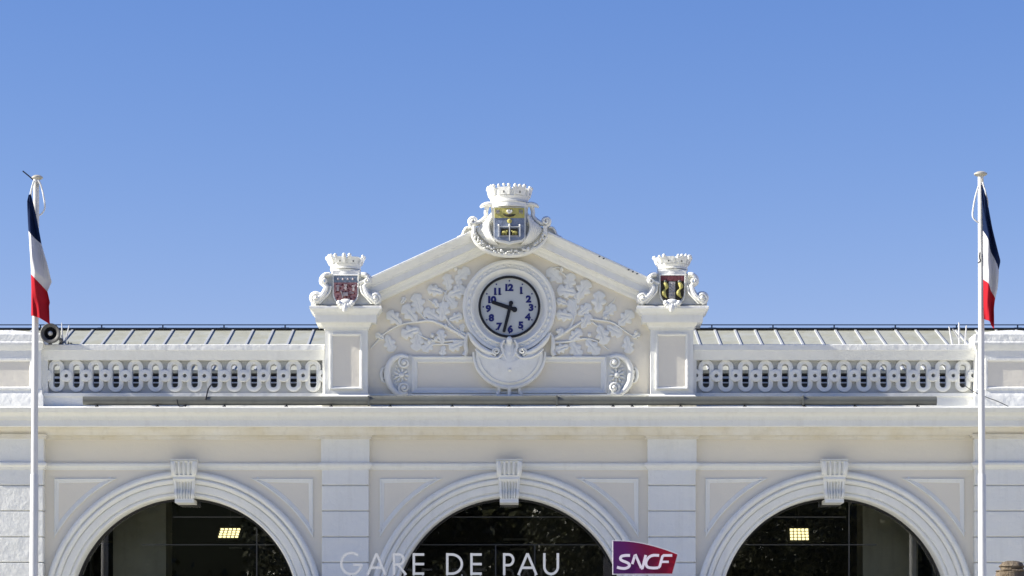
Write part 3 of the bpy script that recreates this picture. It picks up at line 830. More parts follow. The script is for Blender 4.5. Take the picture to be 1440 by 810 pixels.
def centre_arms():
    cx = 716.5; d = .36
    mb = MB()
    # backing and bowl shaped cartouche
    bowl = []
    for k in range(25):
        a = PI+PI*k/24; bowl.append((cx+50*math.cos(a)*1.0, 327-31*math.sin(a)*1.0))
    poly = [(X(a,.2),Z(b,.2)) for a, b in bowl+[(cx+47,318),(cx+30,306),(cx+24,292),(cx-24,292),(cx-30,306),(cx-47,318)]]
    dome(mb, poly, -.25, .5, c=(X(cx,.2),Z(322,.2)), rings=(1,.97,.9,.8,.68,.5,.2), edge=.55, power=.6)
    prism(mb, [(X(cx+a,.2),Z(b,.2)) for a, b in ((-26,284),(26,284),(24,350),(-24,350))], -.25, .2, bevel=.02)
    # rim rope along bowl
    rp = [(cx+52.5*math.cos(PI+PI*k/30), 326-33.0*math.sin(PI+PI*k/30)) for k in range(1,30)]
    ptube(mb, rp, [2.4,3.2,3.6,3.2,2.4], .20, n=10, ns=2, flat=1.6)
    for k in range(60):
        a = PI+PI*(k+.7)/61; rr_ = random.uniform(-3.5,1.5)
        q = (cx+(49+rr_)*math.cos(a), 325-(30.5+rr_)*math.sin(a))
        ball(mb, (X(q[0],.3), -.275, Z(q[1],.3)), S(random.uniform(1.1,2.1)), sx=random.uniform(.5,1.4), sz=random.uniform(.6,1.6), sy=1.5, n=5)
    # inner gadroons
    for s in (-1,1):
        for q in range(6):
            ptube(mb, [(cx+s*(26+q*3.2),305+q*2.6),(cx+s*(30+q*2.6),318+q*1.5),(cx+s*(27+q*.5),330+q*2.0),(cx+s*(20-q),340+q*1.0)], [1.6,2.4,2.2,1.0], .335-.022*q, n=8, flat=1.6)
        # upper leaf lip and neck curve
        ptube(mb, [(cx+s*22,288.5),(cx+s*30,287.5),(cx+s*37,289),(cx+s*41,292)], [3.6,3.8,3.0,1.2], .22, n=10, flat=1.8)
        ptube(mb, [(cx+s*31,290),(cx+s*33,298),(cx+s*33,305),(cx+s*40,312),(cx+s*48,316)], [3.2,2.8,3.2,3.6,3.0], .18, n=10, flat=1.8)
        for q in range(3): ball(mb, (X(cx+s*(27+q*2.5),.3), -.29, Z(305+q*3.2,.3)), S(3.0), sx=.8, sz=1.3, n=6)
        # ball volute
        spiral(mb, cx+s*51.5, 311, 6.0, 1.5, -PI/2, .27, 2.4, s, .05)
        ball(mb, (X(cx+s*51.5,.25), -.25, Z(311,.25)), S(2.6), n=8)
        ring_y(mb, X(cx+s*51.5,.2), Z(311,.2), [(S(7),0.0),(S(7),.2),(S(5.5),.22),(0.001,.22)], 24)
        ptube(mb, [(cx+s*50,318),(cx+s*50,325),(cx+s*51,331)], [3.2,2.6,2.0], .26, n=8, flat=1.4)
        # outer curl running down the rake
        ptube(mb, [(cx+s*56,320),(cx+s*61,320.5),(cx+s*64,325),(cx+s*67,331),(cx+s*73,333.5)], [1.6,1.6,1.8,1.6,1.0], .14, n=8, flat=2.2)
        prism(mb, [(X(cx+s*a,.1),Z(b,.1)) for a, b in ((50,318),(60,321),(63,326),(67,333),(56,334),(46,334))], -.2, .10)
    # neck band
    lathe_z(mb, X(cx,.15), -.15, [(0.001,Z(292.5,.25)),(S(26),Z(292.5,.25)),(S(26.3),Z(291,.25)),(S(25.8),Z(290),),(S(25.8),Z(287,.25)),(S(26.5),Z(286,.25)),(0.001,Z(285,.25))], 40)
    A = mb.build('coat_of_arms', M['white2'], B, smooth=45)
    A.location.y -= .13; A.location.z -= .022
    A['label'] = 'large carved coat of arms with gold and blue shield at the peak'
    crown(A, cx, 264.8, 287.5, 30.5, 26.2, .05)
    dd = d+.05; mb = MB()
    prism(mb, [(X(cx+a,dd),Z(b,dd)) for a, b in ((-22.5,291),(22.5,291),(22.5,335),(18,339),(6,341),(0,343),(-6,341),(-18,339),(-22.5,335))], .1, dd-.012, 1)
    prism(mb, [(X(cx+a,dd),Z(b,dd)) for a, b in ((-21,306),(21,306),(21,333.5),(17,337),(5,338.5),(0,340),(-5,338.5),(-17,337),(-21,333.5))], dd-.02, dd, 0)
    mb.pbox(cx-21, cx+21, 292.4, 306.5, dd-.02, dd+.006, 2)
    # chief: two small beasts' initials as relief strokes, dish with pale shell
    for s in (-17,16):
        for q in (-2.0,0.2,2.2): mb.pbox(cx+s+q-.5, cx+s+q+.5, 295, 300.5, dd, dd+.02, 5)
        mb.pbox(cx+s-2.6, cx+s+2.6, 296.8, 297.8, dd, dd+.02, 5)
    ball(mb, (X(cx,dd), -dd-.01, Z(298,dd)), S(3.0), sy=.6, n=8, mi=1)
    for q_ in (-2.6,0,2.6): ball(mb, (X(cx+q_,dd), -dd-.025, Z(296.6+abs(q_)*.3,dd)), S(1.5), sz=1.4, n=6, mi=1 if q_ else 3)
    dome(mb, [(X(cx+a,dd),Z(b,dd)) for a, b in ((-9,301.5),(9,301.5),(6,304.2),(0,305.4),(-6,304.2))], dd, .03, mi=4)
    ball(mb, (X(cx,dd), -dd-.01, Z(311,dd)), S(3.3), sy=.5, n=8, mi=2)
    for xx_ in (-15,0,14.5): mb.pbox(cx+xx_-.7, cx+xx_+.7, 317.5 if xx_ else 314, 332.5 if xx_ else 338, dd, dd+.03, 1); ball(mb, (X(cx+xx_,dd), -dd-.02, Z(317,dd)), S(1.5), n=6, mi=1)
    mb.pbox(cx-15, cx+14.5, 318.2, 319.0, dd, dd+.02, 1)
    mb.pbox(cx-12, cx+12, 321, 331.5, dd-.001, dd+.004, 4); mb.pbox(cx-13, cx+13, 331, 332.2, dd, dd+.015, 5)
    for s in (-1,1):
        q = cx+s*7.2
        ball(mb, (X(q,dd), -dd-.015, Z(326.5,dd)), S(3.6), sz=.45, sy=.5, n=6, mi=2); ball(mb, (X(q+s*-3.6,dd), -dd-.015, Z(325,dd)), S(1.4), n=5, mi=2)
        for t in (-3,-1,1.2,3): mb.pbox(q+t-.4, q+t+.4, 326.5, 330, dd, dd+.02, 2)
    mb.build('shield', [M['sblue'], M['white2'], M['sgold'], M['sgrey'], M['sdark'], M['sgrey']], A, smooth=60)
centre_arms()

# clock surround
CX, CY = 716.3, 431.0
mb = MB(); d = 0.03
ox, oz = X(CX,d), Z(CY,d)
pr = [(66,-.08),(66,.03),(65.2,.05),(62.5,.058),(61.2,.05),(60.6,.035),(60.2,.03),(54.5,.03),(54.0,.05),(53,.058),(51.5,.05),(49.5,.02),(47,-.005),(44.8,-.012),(44.2,.0),(41.5,.0),(41.0,-.05)]
ring_y(mb, ox, oz, [(S(r), dd) for r, dd in pr], 120)
for k in range(40):
    a = 2*PI*k/40
    c_ = (ox+S(57.3)*math.cos(a), -.032, oz+S(57.3)*math.sin(a))
    # egg, elongated tangentially
    t = Vector((-math.sin(a),0,math.cos(a))); r_ = Vector((math.cos(a),0,math.sin(a)))
    tube(mb, [Vector(c_)+t*S(q) for q in (-2.9,-1.8,0,1.8,2.9)], [S(.5),S(1.3),S(1.8),S(1.3),S(.5)], 8)
sur = mb.build('clock_surround', M['white2'], ped, smooth=42)

# cartouche below clock
mb = MB(); cx = 716.3; d = .02
arc = [(cx+49*math.cos(a), 497-47*math.sin(a)) for a in [PI+.12+(PI-.24)*k/30 for k in range(31)]]
top = [(cx+47,489),(cx+40,496),(cx+28,501),(cx+18,500),(cx+11,490),(cx+6,480),(cx,476),(cx-6,480),(cx-11,490),(cx-18,500),(cx-28,501),(cx-40,496),(cx-47,489)]
poly = [(X(a,d),Z(b,d)) for a, b in arc+top]
dome(mb, poly, dT, .19, c=(X(cx,d),Z(512,d)), rings=(1,.96,.9,.86,.7,.45,.2), edge=.5, power=.5)
ptube(mb, [(cx+50.5*math.cos(PI+PI*k/24), 495-49.5*math.sin(PI+PI*k/24)) for k in range(0,25)], [1.5,2.6,3.2,3.4,3.2,2.6,1.5], .03, n=8, ns=2)
ptube(mb, [(cx+43*math.cos(PI+.15+(PI-.3)*k/24), 497-41*math.sin(PI+.15+(PI-.3)*k/24)) for k in range(0,25)], 1.0, .075, n=8, ns=2)
for s in (-1,1):
    f = lambda pts: [(cx+s*a, b) for a, b in pts]
    ptube(mb, f([(57,468),(52,477),(44,486),(35,492.5),(26,496),(19.5,496.5)]), [1.5,3.4,3.9,4.2,3.4,2.4], .06, n=12, flat=1.2)
    spiral(mb, cx+s*18.5, 493.8, 5.6, 1.6, -PI/2, .10, 1.6, s, .04)
    ptube(mb, f([(48,491),(38,499),(27,503),(16,503),(10,497),(8,490)]), [1.2,1.8,2.0,2.0,1.8,1.4], .09, n=8)
    ptube(mb, f([(7,478),(11,485),(9,494),(4,505),(1,515)]), [1.5,2.2,2.0,1.8,1.0], .085, n=8)
    ptube(mb, f([(17,555),(14,549),(15,543)]), [3.0,2.2,3.0], .0, n=8, flat=1.5)
    # hanging ribbon ends
    ptube(mb, f([(57,468),(60,474),(61.5,485),(60.5,493),(63.5,500)]), [2.2,2.6,3.4,3.0,3.8], -.02, n=8)
ptube(mb, [(cx,475),(cx,480),(cx,487),(cx,496),(cx,507),(cx,517)], [3.0,3.8,3.6,4.6,3.2,1.0], .055, n=12)
ball(mb, (X(cx,.1), -.09, Z(478.5,.1)), S(4.4), sz=1.3, n=8)
ball(mb, (X(cx,.15), -.115, Z(519.5,.15)), S(2.2), n=6)
ptube(mb, [(cx,558),(cx,552),(cx,543)], [4,2.4,4], .02, n=8, flat=1.2)
mb.pbox(cx-19, cx+19, 555, 558, dT, .06)
mb.build('cartouche', M['white2'], ped, smooth=50)

# long framed panel and its end roundels
mb = MB(); d = dT
p = [(X(579,d),Z(553.5,d)),(X(853,d),Z(553.5,d)),(X(853,d),Z(501.5,d)),(X(579,d),Z(501.5,d))]
sweep(mb, p, [(0,d),(0,d+.055),(.012,d+.06),(.035,d+.052),(.05,d+.035),(.07,d+.03),(.09,d+.03),(.1,d+.012),(.105,d)], front, closed=True)
mb.build('panel_frame', M['white2'], ped, smooth=25)
mb = MB(); mb.pbox(512, 920, 556, 575, dT-.1, dT+.07); mb.pbox(512, 920, 553.9, 556, dT-.1, dT+.09); mb.build('pediment_base', M['white'], ped)
for s in (-1,1):
    mb = MB(); c0 = XC+s*(XC-571)
    def f(pts): return [(XC+s*(XC-a), b) for a, b in pts]
    # C body
    ptube(mb, f([(574,503),(564,500.5),(553,505),(546.5,515),(545,527),(547.5,540),(554,549),(563,554.5),(573,552)]), [3.2,3.6,4.2,4.6,4.8,4.6,4.2,3.6,3.2], dT+.075, n=12)
    poly = [(X(a,dT),Z(b,dT)) for a, b in f([(579,500.5),(562,499),(548,507),(542.5,527),(548,547),(562,556),(579,555)])]
    prism(mb, poly, dT-.05, dT+.035)
    spiral(mb, XC+s*(XC-568.5), 510, 8.2, 1.7, PI/2, dT+.09, 2.0, -1 if s > 0 else 1, .05)
    spiral(mb, XC+s*(XC-568.5), 545.0, 8.2, 1.7, -PI/2, dT+.09, 2.0, 1 if s > 0 else -1, .05)
    for qy in (510, 545): ball(mb, (X(XC+s*(XC-568.5),0), -(dT+.13), Z(qy,0)), S(2.6), n=7)
    ball(mb, (X(XC+s*(XC-564.5),0), -(dT+.08), Z(527.5,0)), S(4.0), sy=.9, n=8)
    for k in range(9):
        a = 2*PI*k/9
        ptube(mb, [(XC+s*(XC-(564.5+q_*math.cos(a))), 527.5+q_*math.sin(a)) for q_ in (3.5,6,8.5,10.5)], [1.2,2.0,2.2,1.2], dT+.05, n=8, ns=3)
    ptube(mb, f([(542,517),(538,519),(536,527),(538,535),(542,538)]), [1.5,2.4,2.8,2.4,1.5], dT+.02, n=8)
    ptube(mb, f([(540,521),(541.5,527),(540,533)]), [1.2,1.6,1.2], dT+.05, n=8)
    for k in range(7):
        ball(mb, (X(XC+s*(XC-(553.5-.0*k+abs(k-3)*1.4)),0), -(dT+.065), Z(514+k*4.4,0)), S(1.5), sy=.6, n=5)
    mb.build('scroll_roundel', M['white2'], ped, smooth=50)

# oak leaf reliefs
def leaf(mb, px, py, L, ang, W=None, h=.05, d=None, lob=3):
    d = dT if d is None else d
    L = L*1.02; W = W or L*0.36; a = math.radians(ang); ca, sa = math.cos(a), math.sin(a)
    pts = []; n = 22
    for s in (1,-1):
        rng = range(n+1) if s == 1 else range(n-1, 0, -1)
        for i in rng:
            t = i/n
            w = W*(math.sin(PI*min(1,t*.93+.035))**.55)*(.50+.5*min(1,t*1.7))*(1-.40*(0.5+0.5*math.cos(2*PI*lob*t+ (0.4 if s > 0 else -.3)))**1.6)
            lx = (t-.5)*L; ly = s*w
            pts.append((px+lx*ca-ly*sa, py-(lx*sa+ly*ca)))
    poly = [(X(x,d),Z(y,d)) for x, y in pts]
    ax = (X(px-L/2*ca,d), Z(py+L/2*sa,d)); bx_ = (X(px+L/2*ca,d), Z(py-L/2*sa,d))
    dome(mb, poly, d-.01, h+.01, rings=(1,.96,.86,.7,.5,.25), edge=.72, power=.8, vein=(ax, bx_, S(.9), .30), c=(X(px,d),Z(py,d)))
LF = [(650,386,25,40),(630,397,23,100),(643,411,26,20),(612,409,22,165),(634,424,22,-50),(588,427,28,105),(577,441,29,130),(555,448,26,140),(607,443,25,150),(623,438,27,80),(641,447,19,20),(577,467,26,200),(587,479,28,260),(548,483,24,290),(534,473,14,150),(621,474,20,100),(603,486,22,220),(623,493,15,260),(642,486,22,200),(567,423,11,60),(650,462,13,80),(645,400,14,70),(613,427,13,120)]
RT = [(780,388,27,140),(801,397,25,75),(797,410,27,170),(820,408,29,60),(805,434,26,100),(822,436,22,40),(794,444,24,170),(842,425,29,85),(857,437,22,40),(880,448,27,45),(824,452,22,60),(847,471,28,290),(864,465,24,330),(883,485,24,280),(809,472,22,40),(790,490,20,200),(809,491,26,300),(833,488,26,310),(895,472,12,30),(788,468,13,80),(852,447,11,20),(812,420,14,100),(790,425,16,160)]
def branch_set(mb, brs):
    for pts, rr_ in brs: ptube(mb, pts, rr_, dT+.012, n=8, flat=1.2)
for lst, nm in ((LF,0),(RT,1)):
    mb = MB()
    for i, (x, y, L, a) in enumerate(lst): leaf(mb, x, y, L*1.05, a, W=L*.40, h=.028+.012*(i % 4), lob=3 if L > 18 else 2)
    if nm == 0:
        branch_set(mb, [([(657,477),(640,466),(620,456),(606,451),(590,452),(565,456),(545,466),(532,478),(521,490)],[3.0,2.4,2.0,1.6,1.2,.8]),
            ([(656,471),(640,462),(628,448),(622,430),(627,412),(632,400)],[2.2,1.8,1.5,1.0]),([(604,452),(594,444),(588,430)],[1.6,1.0]),
            ([(655,480),(638,479),(620,480),(600,476),(588,470)],[2.2,1.6,1.0]),([(627,412),(618,406),(606,400)],[1.1,.7]),([(545,466),(538,470),(530,470)],[1.0,.6]),
            ([(613,432),(608,425),(602,421)],[1.2,.8]),([(637,464),(630,454),(637,449)],[1.5,.9]),([(652,484),(628,484),(610,484)],[1.6,1.0])])
        ac = [(608,472),(613,477),(627,459),(604,480),(646,470),(641,378)]
    else:
        branch_set(mb, [([(776,478),(790,470),(806,460),(824,450),(842,450),(862,454),(880,466),(897,477)],[3.0,2.6,2.0,1.6,1.2,.9]),
            ([(800,464),(807,448),(810,428),(808,410),(796,388),(778,377)],[2.0,1.6,1.2,.8]),([(780,482),(800,480),(822,476),(840,480),(856,492)],[2.2,1.6,1.0]),
            ([(806,424),(796,418),(788,416)],[1.0,.6]),([(855,430),(862,424),(866,418)],[1.0,.6]),([(776,378),(786,376),(792,380)],[1.2,.9]),([(832,452),(846,462),(856,466)],[1.3,.8])])
        ac = [(784,466),(791,469),(852,446),(829,471),(790,379),(894,468)]
    for x, y in ac:
        ball(mb, (X(x,dT), -dT-.03, Z(y,dT)), S(2.8), sz=1.25, n=7)
    mb.build('oak_branch_relief', M['white2'], ped, smooth=50)

# small lumps of bird guard / mortar along rake edge
for x, h in ((575,3.2),(577,1.6),(611,2.6),(636,2.6),(641,2.2),(648,1.8)):
    y = rake_top(x); mb = MB()
    ptube(mb, [(x,y+1.5),(x+.4,y-.6),(x+.9,y-h+.4)], [1.0,.8,.35], .3, n=6)
    mb.build('mortar_peak', M['white2'], ped)
for x in (843,849,884,890,896):
    mb = MB(); mb.pbox(x-1.2, x+1.2, rake_top(x)-.9, rake_top(x)+.7, .30, .352); mb.build('coping_clip', M['rail'], ped)

# ------------------------------------------------------------------ clock
ck = empty('clock', (X(CX), 0, Z(CY)), 'round white clock with navy numerals set in the pediment', 'clock')
mb = MB(); ring_y(mb, ox, oz, [(S(44.0),-.05),(S(43.6),.025),(S(43.0),.04),(S(41.4),.04),(S(40.4),.025),(S(40.2),-.03)], 96); mb.build('bezel', M['black'], ck, smooth=40)
mb = MB(); dd = -.012; ring_y(mb, ox, oz, [(S(41.5),dd-.02),(S(41.5),dd),(0.0001,dd)], 96); mb.build('dial', M['dial'], ck)
def text_mesh(s, size, ext, bold):
    cu = bpy.data.curves.new('t', 'FONT'); cu.body = s; cu.size = size; cu.extrude = ext; cu.offset = bold; cu.resolution_u = 4
    cu.align_x = 'CENTER'; cu.align_y = 'CENTER'
    if len(s) > 1: cu.space_character = 0.86
    o = bpy.data.objects.new('t', cu); COL.objects.link(o)
    dg = bpy.context.evaluated_depsgraph_get(); me = bpy.data.meshes.new_from_object(o.evaluated_get(dg))
    bpy.data.objects.remove(o); return me
nums = {'12':(716.3,404.2),'1':(732.8,408.3),'2':(743.3,420.4),'3':(746.8,432.4),'4':(742.2,445.5),'5':(732.4,457.2),'6':(717.6,462.4),'7':(702.2,458.9),'8':(691,446.8),'9':(686.7,434),'10':(692.2,421.3),'11':(699.4,409.7)}
for s, (px, py) in nums.items():
    me = text_mesh(s, S(12.7), .002, S(.78))
    me.transform(Matrix.Rotation(PI/2, 4, 'X'))
    xs_ = [v.co.x for v in me.vertices]; zs_ = [v.co.z for v in me.vertices]
    me.transform(Matrix.Translation((-(min(xs_)+max(xs_))/2, 0, -(min(zs_)+max(zs_))/2)))
    me.transform(Matrix.Diagonal((1.12,1,1,1)))
    me.materials.append(M['navy'])
    o = bpy.data.objects.new('numeral', me); COL.objects.link(o); o.parent = ck
    o.location = (X(px)-ck.location.x, -dd-.004, Z(py)-ck.location.z)
    if '1' in s:     # slab feet of the numeral 1
        hh = S(4.45); mb = MB(); wl = o.location+ck.location
        for k, ch in enumerate(s):
            if ch != '1': continue
            cxk = wl.x+(0 if len(s) == 1 else (-S(3.2) if k == 0 else S(3.2)))+S(.5)
            mb.box(cxk-S(2.2), cxk+S(2.2), -(dd+.006)+0, -(dd+.0005), wl.z-hh-S(.2), wl.z-hh+S(1.0))
        ob = mb.build('numeral_foot', M['navy'], ck)
mb = MB()
for k in range(12):
    a = PI/2-k*PI/6; x, z = ox+S(36.6)*math.cos(a), oz+S(36.6)*math.sin(a)
    ring_y(mb, x, z, [(S(1.15),dd),(S(1.15),dd+.003),(.0001,dd+.003)], 12)
mb.build('minute_dots', M['navy'], ck)
def hand(nm, tail, tip, w, d0):
    a = Vector((X(tail[0]),Z(tail[1]))); b = Vector((X(tip[0]),Z(tip[1]))); t = (b-a).normalized(); n = Vector((-t.y,t.x))*S(w)
    pts = [a-n*1.0, a+n*1.0, b+n*.9, b+t*S(1.0), b-n*.9]
    mb = MB(); prism(mb, [tuple(p_) for p_ in pts], d0, d0+.008)
    ring_y(mb, a.x+t.x*S(1.0), a.y+t.y*S(1.0), [(S(w*1.35),d0-.0005),(S(w*1.35),d0+.0085),(.0001,d0+.0085)], 16)
    mb.build(nm, M['black'], ck)
hand('hour_hand', (724.5,435.6), (692.6,424.8), 2.8, dd+.010)
hand('minute_hand', (718.9,425.2), (708.6,466.6), 2.3, dd+.020)
mb = MB(); ring_y(mb, X(716.9), Z(432.6), [(S(2.6),dd),(S(2.6),dd+.034),(.0001,dd+.036)], 20); mb.build('hub', M['black'], ck)

# ------------------------------------------------------------------ long grey pipe on the cornice
dp = .30
pp = empty('grey_pipe', (0,-dp,Z(572,dp)), 'long dark grey metal pipe lying on brackets along the cornice top', 'pipe')
segs = [117,518.5,783,1129,1317]
for k, (a, b) in enumerate(zip(segs, segs[1:])):
    mb = MB(); dq = dp+(0.0 if k % 2 == 0 else .006)
    zc_, r_ = Z(563.6,dq)+(.004 if k in (1,) else 0), S(6.2)
    pr = [(math.cos(t)*r_*(1.0), math.sin(t)*r_) for t in [2*PI*i/20 for i in range(20)]]
    vs = []
    for x in (X(a,dq)+.002, X(b,dq)-.002):
        for cy_, cz_ in pr: vs.append((x, -dq+cy_, zc_+cz_))
    mb.add(vs, [(i,(i+1)%20,20+(i+1)%20,20+i) for i in range(20)]+[tuple(range(20)),tuple(39-i for i in range(20))])
    mb.build('pipe_length', M['pipe'], pp, smooth=40)
for x in segs[1:-1]:
    mb = MB(); mb.box(X(x,dp)-.015, X(x,dp)+.015, -dp-.087, -dp+.08, Z(570.4,dp), Z(557.0,dp)); mb.build('joint_collar', M['pipe'], pp)
for x in (137,222,316,403,466,549,636,716,799,862,889,957,1047,1131,1202,1290):
    mb = MB(); mb.box(X(x,dp)-.012, X(x,dp)+.012, -dp-.03, -dp+.03, Z(575,dp), Z(569,dp)); mb.box(X(x,dp)-.03, X(x,dp)+.03, -dp-.08, -dp-.05, Z(572.6,.38), Z(570.4,.38))
    mb.build('pipe_bracket', M['black'], pp)
def cable(pts, d, r, lab):
    mb = MB(); ptube(mb, pts, r, d, n=6)
    tag(mb.build('cable', M['black']), lab, 'cable')
cable([(297,541),(293,547),(290.5,557),(289,562)], [.1,.25,.36,.38], 1.0, 'short black cable hanging from the left balustrade over the grey pipe')
cable([(249,562),(251,570),(256,571.5),(262,569),(260,572)], .42, .8, 'small black loop of wire under the left part of the pipe')
cable([(1354,540),(1362,546),(1372,552),(1388,559),(1402,564),(1418,571.5)], [.02,.10,.22,.24,.26,.3], .55, 'thin black cable sagging behind the right flagpole')

# ------------------------------------------------------------------ bird spikes and loudspeaker
def rods(nm, spec, lab):
    e = empty(nm, (X(spec[0][0][0]),0.05,Z(484)), lab, 'spikes', 'white spikes on the parapet')
    for (x0,y0),(x1,y1),w in spec:
        mb = MB(); tube(mb, [(X(x0),.05,Z(y0)),(X((x0+x1)/2),.045,Z((y0+y1)/2)),(X(x1),.04,Z(y1))], [S(w),S(w*.9),S(w*.55)], 8); mb.build('rod', M['pole'], e)
rods('parapet_spikes', [((87,476),(86.2,453.5),1.2),((92,477),(96.8,457),1.2),((88,484),(88,475),1.0),((92,484),(92,476),1.0)], 'pair of white rods beside the horn loudspeaker')
rods('parapet_spikes', [((1340,484),(1335,458.5),1.5),((1353,482),(1340,462),1.3),((1349.5,484),(1349,453),1.7),((1357,484),(1359.5,457.5),1.5),((1371,484),(1369,478),1.2)], 'fan of white spikes left of the right flagpole')
mb = MB(); pts_ = []
for k in range(26):
    x = 82+26*k/25; h_ = 7*(1-(x-82)/32)
    pts_.append((X(x+random.uniform(-3,3)), random.uniform(-.05,.06), Z(484.5-random.uniform(0,h_))))
tube(mb, pts_, S(.5), 5)  # small twigs, drawn as one continuous tangled tube
tag(mb.build('twig_tangle', M['pipe']), 'little tangle of grey twigs lying beside the horn loudspeaker', 'twigs')
sx, sy, sd = 70.5, 468.5, .28
ls = empty('horn_loudspeaker', (X(sx,sd),-.1,Z(484)), 'round grey horn loudspeaker beside the left flagpole', 'loudspeaker')
mb = MB(); ring_y(mb, X(sx,sd), Z(sy,sd), [(S(13.0),sd-.12),(S(14),sd-.03),(S(14),sd),(S(13),sd+.012),(S(9.8),sd),(S(8.6),sd-.02)], 40); mb.build('horn_rim', M['plastic'], ls, smooth=40)
mb = MB(); ring_y(mb, X(sx,sd), Z(sy,sd), [(S(9.2),sd-.01),(S(7),sd-.09),(S(3),sd-.11),(.001,sd-.11)], 32); mb.build('horn_throat', M['black'], ls, smooth=60)
mb = MB(); ring_y(mb, X(sx,sd), Z(sy,sd), [(S(2.5),sd-.12),(S(3.4),sd-.03),(S(3.2),sd-.012),(S(1.5),sd),(.001,sd)], 24); mb.build('horn_centre', M['speakc'], ls, smooth=60)
mb = MB(); ring_y(mb, X(sx,sd), Z(sy,sd), [(.001,sd-.36),(S(7),sd-.35),(S(7.5),sd-.22),(S(13),sd-.12)], 32); mb.build('driver', M['plastic'], ls, smooth=60)
mb = MB(); mb.box(X(sx)-.03, X(sx)+.03, -.02, .03, Z(484), Z(475)); tube(mb, [(X(sx+9),-.1,Z(474)),(X(sx+17),-.05,Z(479)),(X(sx+15),0,Z(484))], S(2.2), 8); mb.build('speaker_bracket', M['plastic'], ls)

# ------------------------------------------------------------------ flagpoles and flags
dF = 3.6
def flagpole(xt, yt, xb, capx, capr, w, lab, stick=False, rs=1):
    x0 = X(xb + (xb-xt)*(1146-810)/(810-yt), dF); x1 = X(xt, dF)
    zt_ = Z(yt, dF)
    e = empty('flagpole', (x0,-dF,0), lab, 'flagpole', 'flagpoles in front of the station')
    def P(z): t = z/zt_; return x0+(x1-x0)*t
    zs = Z(669, dF)
    mb = MB(); w0, w1, w2 = w
    tube(mb, [(P(0),-dF,0),(P(zs),-dF,zs),(P(zs+.03),-dF,zs+.03)], [S(w2,dF),S(w1+.9,dF),S(w1,dF)], 24); mb.build('lower_pole', M['pole'], e, smooth=40)
    mb = MB(); tube(mb, [(P(zs+.02),-dF,zs+.02),(P(zt_*.8),-dF,zt_*.8),(P(zt_),-dF,zt_)], [S(w1,dF),S((w0*1.4+w1)/2.4,dF),S(w0,dF)], 24); mb.build('upper_pole', M['pole'], e, smooth=40)
    mb = MB(); cxm = X(capx,dF); lathe_z(mb, cxm, -dF, [(.001,zt_-.02),(S(capr*.6),zt_-.02),(S(capr),zt_+.005),(S(capr),zt_+.025),(S(capr*.6),zt_+.05),(.001,zt_+.055)], 24); mb.build('pole_cap', M['polecap'], e, smooth=50)
    mb = MB()
    if rs == 1: pts = [(54,253),(58,262),(62,280),(63,292),(60,299),(55,303)]
    else: pts = [(1376,262),(1371,280),(1368,298),(1368.5,306),(1373,311),(1377,313)]
    ptube(mb, pts, 1.1, dF+.08, n=6)
    if rs == 1: ptube(mb, [(48,254),(44,268),(42.5,280)], 1.3, dF+.08, n=6)
    else: ptube(mb, [(1382,256),(1386,270),(1389,283),(1389,292)], 1.0, dF+.08, n=6); 
    mb.build('halyard', M['rope'], e, smooth=60)
    mb = MB(); mb.pbox(xt-(.5 if rs == 1 else -2), xt+(3 if rs == 1 else 4), yt+5, yt+11, dF, dF+.07); mb.build('pulley', M['polecap'], e)
    mb = MB(); lathe_z(mb, x0, -dF, [(.001,.0),(.22,.0),(.22,.03),(.001,.03)], 24); mb.build('pole_foot', M['polecap'], e)
    if stick:
        mb = MB(); tube(mb, [(X(47.5,dF),-dF,Z(253.5,dF)),(X(40,dF),-dF,Z(247,dF)),(X(32,dF),-dF,Z(240.5,dF))], S(.9,dF), 6); mb.build('stick', M['black'], e)
    else:
        mb = MB(); ptube(mb, [(1378,355),(1377.5,362),(1378.5,367),(1375.5,370)], .9, dF+.09, n=6); mb.build('clip', M['black'], e)
    return e
flagpole(51.0, 251, 47.5, 52.5, 7.2, (4.2,4.9,6.2), 'white flagpole at the left with a black stick at its top', True, 1)
flagpole(1379.0, 246, 1381.5, 1379, 8.6, (3.9,4.6,5.9), 'white flagpole at the right with a flat round cap', False, 2)

